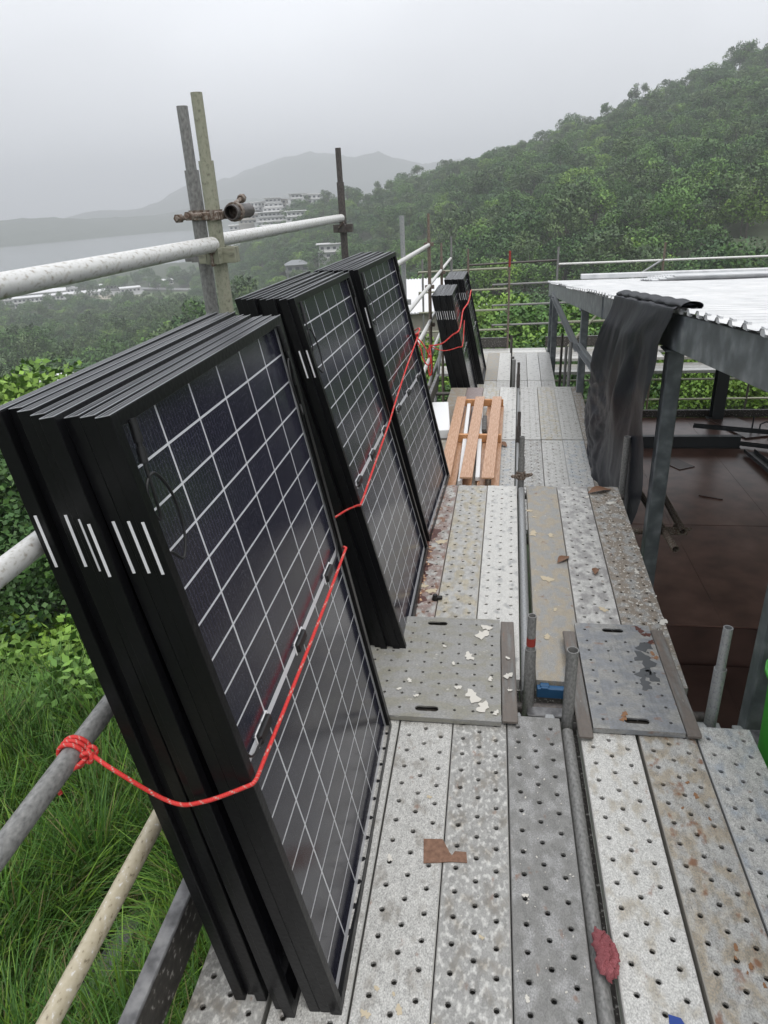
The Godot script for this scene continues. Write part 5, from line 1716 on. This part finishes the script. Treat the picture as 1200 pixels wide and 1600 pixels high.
	for k in 3:
		var rr := RandomNumberGenerator.new()
		rr.seed = 950 + k
		var g := Geo.new()
		var t := Geo.new()
		limbs(t, rr, 8.5, 0.2, 6, [3.0, 1.8, 2.4][k])
		if k == 0:
			crown(g, rr, Vector3(0, 9.0, 0), 3.4, 1.5, 26, 40, 0.5, tones(1), 0.28)
		elif k == 1:
			crown(g, rr, Vector3(0, 7.0, 0), 2.0, 4.0, 26, 40, 0.5, tones(3), 0.34)
		else:
			crown(g, rr, Vector3(-0.6, 8.0, 0), 2.6, 2.2, 22, 36, 0.5, tones(1), 0.3)
			crown(g, rr, Vector3(1.0, 5.5, 0.4), 1.6, 1.2, 8, 36, 0.5, tones(1), 0.4)
		sky_protos.append([g.mesh(), t.mesh()])
	var near := [
		[-36.2, 30.0, 1.25, 0, "bright green round-crowned tree at the left edge, level with the nearest stack's top"],
		[-40.5, 20.0, 0.85, 1, "green tree at the left edge beside the nearest stack"],
		[-33.0, 39.0, 1.0, 1, "tree with a mid-green crown right of the bright one, below the white roof"],
		[-43.5, 14.5, 0.66, 2, "dark leafy tree below the second rail at the left edge"],
		[-39.0, 12.0, 0.5, 2, "small dark tree with a bare stem between the rails at the left"],
		[-30.0, 46.0, 1.05, 3, "tree below the top rail, left of the twin posts"],
		[-46.0, 26.0, 1.0, 2, "dark tree just outside the bright crown at the far left"],
		[-26.0, 55.0, 1.1, 1, "tree in the valley wood just left of the twin posts"],
		[3.0, 42.0, 1.0, 1, "tree framed between the far posts left of the corner columns"],
		[0.0, 50.0, 1.1, 0, "light green tree right of the far stacks, behind the end rails"],
		[6.0, 36.0, 0.9, 0, "light green tree seen between the two eave columns"],
		[8.5, 44.0, 1.1, 1, "tree seen left of the black plastic under the roof"],
		[14.5, 38.0, 1.0, 2, "dark tree under the roof right of the grey column"],
		[17.0, 42.0, 1.0, 1, "tree under the roof behind the broad dark column"],
		[20.0, 37.0, 0.9, 0, "light tree under the roof at the right edge"],
		[-4.5, 33.0, 0.8, 0, "tree crown below the near white house by the left rails"]]
	for q in near:
		var p := near_land(q[0], q[1])
		var o := thing("tree", q[4], "tree", p + Vector3(0, -0.3, 0), "trees near the scaffold")
		o.rotation.y = q[0] * 0.7
		o.scale = Vector3.ONE * q[2] * 1.25
		part("crown", protos[q[3]][0], lm, o)
		part("trunk", protos[q[3]][1], bark, o)
	var sky := [
		[16.0, 398.0, 1.05, 0, "umbrella-crowned tree standing clear on the skyline, furthest right"],
		[13.2, 402.0, 0.95, 0, "flat-topped tree on the skyline, second from the right"],
		[9.4, 405.0, 1.05, 1, "tall narrow tree on the skyline near the middle of the ridge"],
		[7.6, 406.0, 1.0, 2, "broad ragged tree on the skyline left of the tall narrow one"],
		[6.2, 405.0, 0.9, 1, "slim tree on the skyline left of the ragged one"],
		[2.6, 408.0, 0.85, 2, "small two-headed tree on the skyline above the ridge house"],
		[0.6, 410.0, 0.8, 0, "little round tree on the skyline, left of the ridge house"],
		[-3.0, 412.0, 0.75, 1, "lone small tree on the lower skyline above the end rails"]]
	for q in sky:
		var p := near_land(q[0], q[1])
		var o := thing("skyline_tree", q[4], "tree", p + Vector3(0, -3.2, 0), "skyline trees")
		o.rotation.y = q[0]
		o.scale = Vector3.ONE * q[2] * 1.35
		part("crown", sky_protos[q[3]][0], lm, o)
		part("trunk", sky_protos[q[3]][1], bark, o)

	# grass and undergrowth below the rails
	var tufts := []
	for k in 3:
		var rr := RandomNumberGenerator.new()
		rr.seed = 1200 + k
		var g := Geo.new()
		for i in 46:
			var a := rr.randf() * TAU
			var lean_ := rr.randf_range(0.15, 0.95)
			var L := rr.randf_range(0.6, 1.2)
			var w := rr.randf_range(0.008, 0.020)
			var base := Vector3(cos(a) * 0.12 * rr.randf(), 0, sin(a) * 0.12 * rr.randf())
			var out := Vector3(cos(a), 0, sin(a))
			var side := Vector3(-sin(a), 0, cos(a))
			var j := rr.randf_range(0.7, 1.35)
			g.col = Color([0.066, 0.110, 0.044][k] * j, [0.155, 0.200, 0.115][k] * j, [0.020, 0.024, 0.018][k] * j) if rr.randf() > 0.1 else Color(0.16, 0.15, 0.06)
			var prev := base
			for s in 5:
				var t := (s + 1) / 5.0
				var p := base + out * L * lean_ * t * t * 0.9 + Vector3.UP * L * (t - 0.55 * lean_ * t * t)
				var w0 := w * (1.0 - s / 5.0) + 0.001
				var w1 := w * (1.0 - (s + 1) / 5.0) + 0.001
				var nn := (p - prev).cross(side).normalized()
				if nn.y < 0.0: nn = -nn
				g.tri(prev - side * w0, prev + side * w0, p + side * w1, nn, nn, nn)
				g.tri(prev - side * w0, p + side * w1, p - side * w1, nn, nn, nn)
				prev = p
		tufts.append(g.mesh())
	var weeds := []
	for k in 3:
		var rr := RandomNumberGenerator.new()
		rr.seed = 1300 + k
		var g := Geo.new()
		var tn: Array = tones([2, 0, 2][k])
		for i in 150:
			var a := rr.randf() * TAU
			var p := Vector3(cos(a) * 0.34 * rr.randf(), 0.05 + 0.34 * rr.randf(), sin(a) * 0.34 * rr.randf())
			var col: Color = (tn[0] as Color).lerp(tn[1], rr.randf() * 0.7)
			g.col = col * rr.randf_range(0.55, 1.0)
			leaf(g, rr, p, Vector3(cos(a), rr.randf_range(-0.4, 0.5), sin(a)).normalized(), rr.randf_range(0.045, 0.10), 0.026)
		weeds.append(g.mesh())
	var gx := [[], [], []]
	var wx := [[], [], []]
	var patch := noise(0.22, 97, FastNoiseLite.TYPE_SIMPLEX_SMOOTH, 2)
	for i in 24000:
		var az := r.randf_range(-100.0, 8.0)
		var q := 1.4 + 24.0 * pow(r.randf(), 0.85)
		if az > -25.0 and q < 14.0 and r.randf() < 0.75: continue
		var p := near_land(az, q)
		if p.x > -1.3 and p.z > -16.0: continue
		var v := patch.get_noise_2d(p.x, p.z)
		var bare := Vector2((p.x + 2.9) * 1.3, p.z + 3.2).length() < 0.8
		var s := r.randf_range(0.7, 1.25)
		var b := Basis(Vector3.UP, r.randf() * TAU).scaled(Vector3.ONE * s)
		b = Basis(Vector3(r.randf_range(-1, 1), 0, r.randf_range(-1, 1)).normalized(), r.randf() * 0.35) * b
		if bare:
			if r.randf() < 0.05: wx[i % 3].append(Transform3D(b.scaled(Vector3.ONE * 0.6), p))
		elif v > 0.12 or (q < 8.0 and v > -0.62):
			gx[i % 3].append(Transform3D(b, p))
		else:
			wx[i % 3].append(Transform3D(b.scaled(Vector3.ONE * (1.0 + q * 0.04)), p))
	for k in 3:
		scatter("tall_grass", tufts[k], gx[k], lm)
		scatter("undergrowth", weeds[k], wx[k], lm)
	# shrubs one can tell apart on that slope
	var shrub_protos := []
	for k in 3:
		var rr := RandomNumberGenerator.new()
		rr.seed = 1400 + k
		var g := Geo.new()
		crown(g, rr, Vector3(0, 0.55, 0), 0.85, 0.6, 46, 46, 0.11, tones([0, 2, 1][k]), 0.3)
		var t := Geo.new()
		for i in 6:
			var a := TAU * i / 6.0
			t.tube(Vector3(0, -0.2, 0), Vector3(cos(a) * 0.4, 0.7, sin(a) * 0.4), 0.018, 5, 0.0, 0.006)
		shrub_protos.append([g.mesh(), t.mesh()])
	for q in [[-36.0, 7.6, 1.15, 0, "green shrub between the mottled rail and the nearest stack"], [-37.5, 9.4, 1.3, 1, "bright creeper-covered shrub behind the mottled rail"], [-43.0, 10.5, 1.5, 1, "light green shrub at the left edge between second and third rails"], [-31.0, 6.2, 0.95, 0, "dark green shrub beside the cream rail's far end"], [-47.0, 9.0, 1.2, 0, "shrub at the far left above the mottled rail"], [-40.0, 12.8, 1.7, 2, "dark shrub below the second rail"]]:
		var p := near_land(q[0], q[1])
		var o := thing("shrub", q[4], "shrub", p + Vector3(0, -0.1, 0), "shrubs on the slope")
		o.rotation.y = q[0]
		o.scale = Vector3.ONE * q[2]
		part("foliage", shrub_protos[q[3]][0], lm, o)
		part("stem", shrub_protos[q[3]][1], bark, o)
	# scrap on the ground
	var ch := thing("ground_channel", "galvanised steel channel lying in the grass at the bottom left", "steel channel", Vector3(-3.03, land(-3.03, -3.42) + 0.14, -3.42))
	ch.rotation = Vector3(0.0, -0.12, 0.06)
	for s in [[Vector3(0, 0, 0), Vector3(0.16, 0.006, 1.25)], [Vector3(-0.078, 0.03, 0), Vector3(0.005, 0.06, 1.25)], [Vector3(0.078, 0.03, 0), Vector3(0.005, 0.06, 1.25)]]:
		var g := Geo.new()
		g.bbox(s[0], s[1], 0.001)
		part("flange" if s[0].y > 0.0 else "web", g.mesh(), M.galv, ch)
	for s in [[-40.5, 4.3, "grey flat stone on the bare soil beside the steel channel"], [-42.0, 5.2, "second grey stone in the grass near the steel channel"]]:
		var g := Geo.new()
		g.bbox(Vector3(), Vector3(0.26, 0.1, 0.2), 0.035, Basis(Vector3(0.3, 1, 0.1).normalized(), s[0]))
		one("stone", g, M.board_grey, s[2], "stone", "", near_land(s[0], s[1]) + Vector3(0, 0.08, 0))

# ---------------------------------------------------------------- houses, town and shore
# x, z, clearance
var houses := [[-4.9, -46.0, 9.0], [-150.0, -495.0, 22.0], [-128.0, -508.0, 18.0], [-112.0, -512.0, 20.0], [-88.0, -322.0, 12.0], [-104.0, -330.0, 12.0], [-124.0, -322.0, 14.0], [-112.0, -300.0, 12.0], [-70.0, -104.0, 10.0], [14.0, -410.0, 8.0], [-3.5, -105.0, 7.0], [-176.0, -505.0, 18.0], [-322.0, -470.0, 40.0], [-292.0, -486.0, 26.0], [-302.0, -446.0, 34.0], [-352.0, -488.0, 30.0], [-268.0, -505.0, 16.0]]

func house(label: String, x: float, z: float, y: float, w: float, d: float, storeys: int, turn: float, style: int, wallc: Color, roofc: Color, deep := 6.0) -> void:
	var o := thing("house", label, "house", Vector3(x, y, z), "houses in the valley")
	o.rotation.y = turn
	var wm := mat(wallc, 0.7)
	var rm := mat(roofc, 0.5)
	var gm := mat(Color(0.07, 0.08, 0.09), 0.15)
	for s in storeys:
		var sw := w * (1.0 - 0.12 * s if style == 2 else 1.0)
		var sd := d * (1.0 - 0.16 * s if style == 2 else 1.0)
		var y0 := s * 2.9 - (deep if s == 0 else 0.0)
		var y1 := s * 2.9 + 2.7
		var g := Geo.new()
		g.box(Vector3(0, (y0 + y1) * 0.5, 0), Vector3(sw, y1 - y0, sd))
		part("wall", g.mesh(), wm, o)
		g = Geo.new()
		g.box(Vector3(0, y1 + 0.1, 0.3), Vector3(sw + 0.7, 0.2, sd + 1.3))
		part("floor_slab", g.mesh(), wm, o)
		var n := maxi(2, int(sw / 2.6))
		for i in n:
			var px := (i + 0.5) / n * sw - sw * 0.5
			g = Geo.new()
			g.box(Vector3(px, s * 2.9 + 1.25, sd * 0.5 + 0.01), Vector3(sw / n * 0.5, 1.25, 0.1))
			part("window", g.mesh(), gm, o)
		if sd > 4.0:
			for i in 2:
				g = Geo.new()
				g.box(Vector3(sw * 0.5 + 0.01, s * 2.9 + 1.3, (i - 0.5) * sd * 0.45), Vector3(0.1, 1.4, sd * 0.24))
				part("window", g.mesh(), gm, o)
		if style == 2:
			g = Geo.new()
			g.box(Vector3(0, s * 2.9 + 0.45, sd * 0.5 + 0.85), Vector3(sw, 0.9, 0.1))
			part("balcony", g.mesh(), wm, o)
	var top := storeys * 2.9
	var g := Geo.new()
	if style == 1:
		var a := Vector3(-w * 0.5 - 0.5, top - 0.1, d * 0.5 + 0.5)
		var b := Vector3(w * 0.5 + 0.5, top - 0.1, d * 0.5 + 0.5)
		var c := Vector3(w * 0.5 + 0.5, top - 0.1, -d * 0.5 - 0.5)
		var e := Vector3(-w * 0.5 - 0.5, top - 0.1, -d * 0.5 - 0.5)
		var r0 := Vector3(-w * 0.22, top + minf(w, d) * 0.22, 0)
		var r1 := Vector3(w * 0.22, top + minf(w, d) * 0.22, 0)
		g.flat(a, b, r1, Vector3(0, 1, 1)); g.flat(a, r1, r0, Vector3(0, 1, 1))
		g.flat(c, e, r0, Vector3(0, 1, -1)); g.flat(c, r0, r1, Vector3(0, 1, -1))
		g.flat(b, c, r1, Vector3(1, 1, 0)); g.flat(e, a, r0, Vector3(-1, 1, 0))
		g.flat(a, b, c, Vector3.DOWN); g.flat(a, c, e, Vector3.DOWN)
	else:
		g.box(Vector3(0, top + 0.12, 0), Vector3(w + 1.2, 0.25, d + 1.2))
	part("roof", g.mesh(), rm, o)

func build_town() -> void:
	var white := Color(0.62, 0.62, 0.61)
	var cream := Color(0.48, 0.46, 0.42)
	var grey := Color(0.2, 0.21, 0.22)
	# ribbed white shed close below the left rails
	var near := thing("white_shed", "cream ribbed metal shed with a white roof, below the left rails", "shed", Vector3(-4.9, -7.6, -46.0))
	near.rotation.y = 0.12
	var g := Geo.new()
	for i in 17:
		g.box(Vector3(-1.6 + i * 0.2, 0.2, 2.5), Vector3(0.14, 5.0, 0.05))
	g.box(Vector3(0, 0.2, 0), Vector3(3.4, 5.0, 5.0))
	part("wall", g.mesh(), mat(Color(0.40, 0.37, 0.31), 0.6), near)
	g = Geo.new()
	for i in 20:
		g.box(Vector3(-1.9 + i * 0.2, 3.55, 0), Vector3(0.09, 0.05, 6.4), Basis(Vector3.RIGHT, 0.2))
	g.box(Vector3(0, 3.5, 0), Vector3(4.1, 0.06, 6.4), Basis(Vector3.RIGHT, 0.2))
	part("roof", g.mesh(), mat(Color(0.66, 0.66, 0.67), 0.4), near)
	g = Geo.new()
	g.box(Vector3(0.6, 0.4, 2.55), Vector3(1.2, 1.0, 0.06))
	part("window", g.mesh(), mat(Color(0.03, 0.035, 0.04), 0.15), near)
	house("white stepped apartment block on the spur, left of the dark post", -150, -495, land(-150, -495) + 4.0, 22, 12, 3, 0.5, 2, white, white)
	house("white apartment block higher on the spur, right of the stepped one", -128, -508, land(-128, -508) + 5.0, 16, 10, 2, 0.35, 2, white, white)
	house("pale house on the spur just left of the dark post", -112, -512, land(-112, -512) + 6.0, 14, 9, 2, 0.2, 0, white, Color(0.5, 0.5, 0.5))
	house("small white block at the low end of the spur", -176, -505, land(-176, -505) + 4.0, 14, 9, 2, 0.5, 0, white, white)
	house("grey-roofed dark house in the valley behind the twin posts", -88, -322, land(-88, -322) + 2.5, 10, 8, 2, 0.3, 1, Color(0.2, 0.21, 0.2), grey)
	house("white villa in the valley beside the dark post's foot", -70, -316, land(-70, -316) + 3.0, 12, 8, 2, 0.2, 2, white, Color(0.5, 0.5, 0.5))
	house("white flat-roofed house right of the twin posts", -112, -300, land(-112, -300) + 2.5, 14, 9, 2, 0.4, 0, white, white)
	house("cream house with grey hipped roof above the second stack", -92, -280, land(-92, -280) + 2.0, 12, 9, 1, 0.3, 1, cream, Color(0.36, 0.37, 0.38))
	house("white roofed house among the trees at the left, above the bright tree", -70, -104, land(-70, -104) + 4.4, 5.5, 6, 1, 0.2, 0, white, Color(0.68, 0.68, 0.69))
	house("pale house on the skyline of the ridge", 14, -410, land(14, -410) + 4.0, 9, 6, 1, 0.0, 1, cream, Color(0.3, 0.28, 0.26))
	house("small white roof behind the end rails", -3.5, -105, land(-3.5, -105) + 5.0, 6, 5, 1, 0.2, 0, white, Color(0.68, 0.68, 0.69))
	var k := 0
	for q in [[-19.4, 535.0, 12, 3], [-18.5, 530.0, 15, 3], [-17.7, 538.0, 13, 3], [-16.6, 528.0, 17, 4], [-15.7, 532.0, 12, 3], [-14.7, 520.0, 15, 3], [-13.7, 505.0, 12, 3], [-12.5, 495.0, 13, 2], [-17.0, 470.0, 11, 1], [-15.0, 455.0, 12, 2]]:
		var p := near_land(q[0], q[1])
		house("white block on the spur beyond the rails, %s counted from the bay side" % ["first", "second", "third", "fourth", "fifth", "sixth", "seventh", "eighth", "ninth", "tenth"][k], p.x, p.z, p.y + 6.0 + (k % 3), q[2], 9, q[3], 0.3 + 0.1 * (k % 3), 2 if k % 2 else 0, [white, cream, white][k % 3], [white, Color(0.45, 0.45, 0.46), white][k % 3])
		k += 1
	# low town on the flat by the bay
	var flat := -56.0
	for q in [[-322.0, -470.0, 40.0, 22.0, "big white warehouse on the flat at the left edge"], [-292.0, -486.0, 26.0, 14.0, "long white shed right of the big warehouse"], [-268.0, -505.0, 14.0, 10.0, "small white shed on the flat near the road"], [-302.0, -446.0, 34.0, 10.0, "low white-roofed workshop in front of the warehouse"], [-262.0, -545.0, 18.0, 12.0, "white building under the top rail by the bay"], [-352.0, -488.0, 30.0, 18.0, "white shed furthest left by the bay"], [-235.0, -590.0, 16.0, 10.0, "pale building by the shore beside the wood"], [-330.0, -512.0, 26.0, 14.0, "pale shed behind the big warehouse"], [-300.0, -530.0, 20.0, 12.0, "shed by the shore behind the long white one"]]:
		house(q[4], q[0], q[1], flat + 0.2, q[2], q[3], 1 + int(q[2] > 30.0), 0.55, 0, white, Color(0.7, 0.7, 0.71), 1.0)
	var road := mat(Color(0.22, 0.22, 0.22), 0.5)
	g = Geo.new()
	var pts := [Vector2(-420, -500), Vector2(-330, -508), Vector2(-270, -520), Vector2(-215, -500), Vector2(-175, -470), Vector2(-140, -450)]
	for i in pts.size() - 1:
		var a: Vector2 = pts[i]
		var b: Vector2 = pts[i + 1]
		var s := (b - a).orthogonal().normalized() * 5.0
		g.quad(Vector3(a.x - s.x, flat + 0.6, a.y - s.y), Vector3(b.x - s.x, flat + 0.6, b.y - s.y), Vector3(b.x + s.x, flat + 0.6, b.y + s.y), Vector3(a.x + s.x, flat + 0.6, a.y + s.y), Vector3.UP)
	struct("road", g, road)
	g = Geo.new()
	g.prism(scrap([[-330, -500], [-262, -512], [-240, -478], [-300, -455], [-345, -470]]), flat - 1.0, flat + 0.5)
	struct("car_park", g, mat(Color(0.27, 0.27, 0.26), 0.4))
	g = Geo.new()
	var ov := PackedVector2Array()
	for i in 28:
		var a := TAU * i / 28.0
		ov.append(Vector2(-222.0 + cos(a) * 40.0, -462.0 + sin(a) * 24.0))
	g.prism(ov, flat - 1.0, flat + 0.8)
	struct("field", g, mat(Color(0.085, 0.13, 0.04), 0.9))
	g = Geo.new()
	ov = PackedVector2Array()
	for i in 28:
		var a := TAU * i / 28.0
		ov.append(Vector2(-272.0 + cos(a) * 30.0, -470.0 + sin(a) * 11.0))
	g.prism(ov, flat - 1.0, flat + 0.9)
	struct("path", g, mat(Color(0.33, 0.30, 0.24), 0.9))
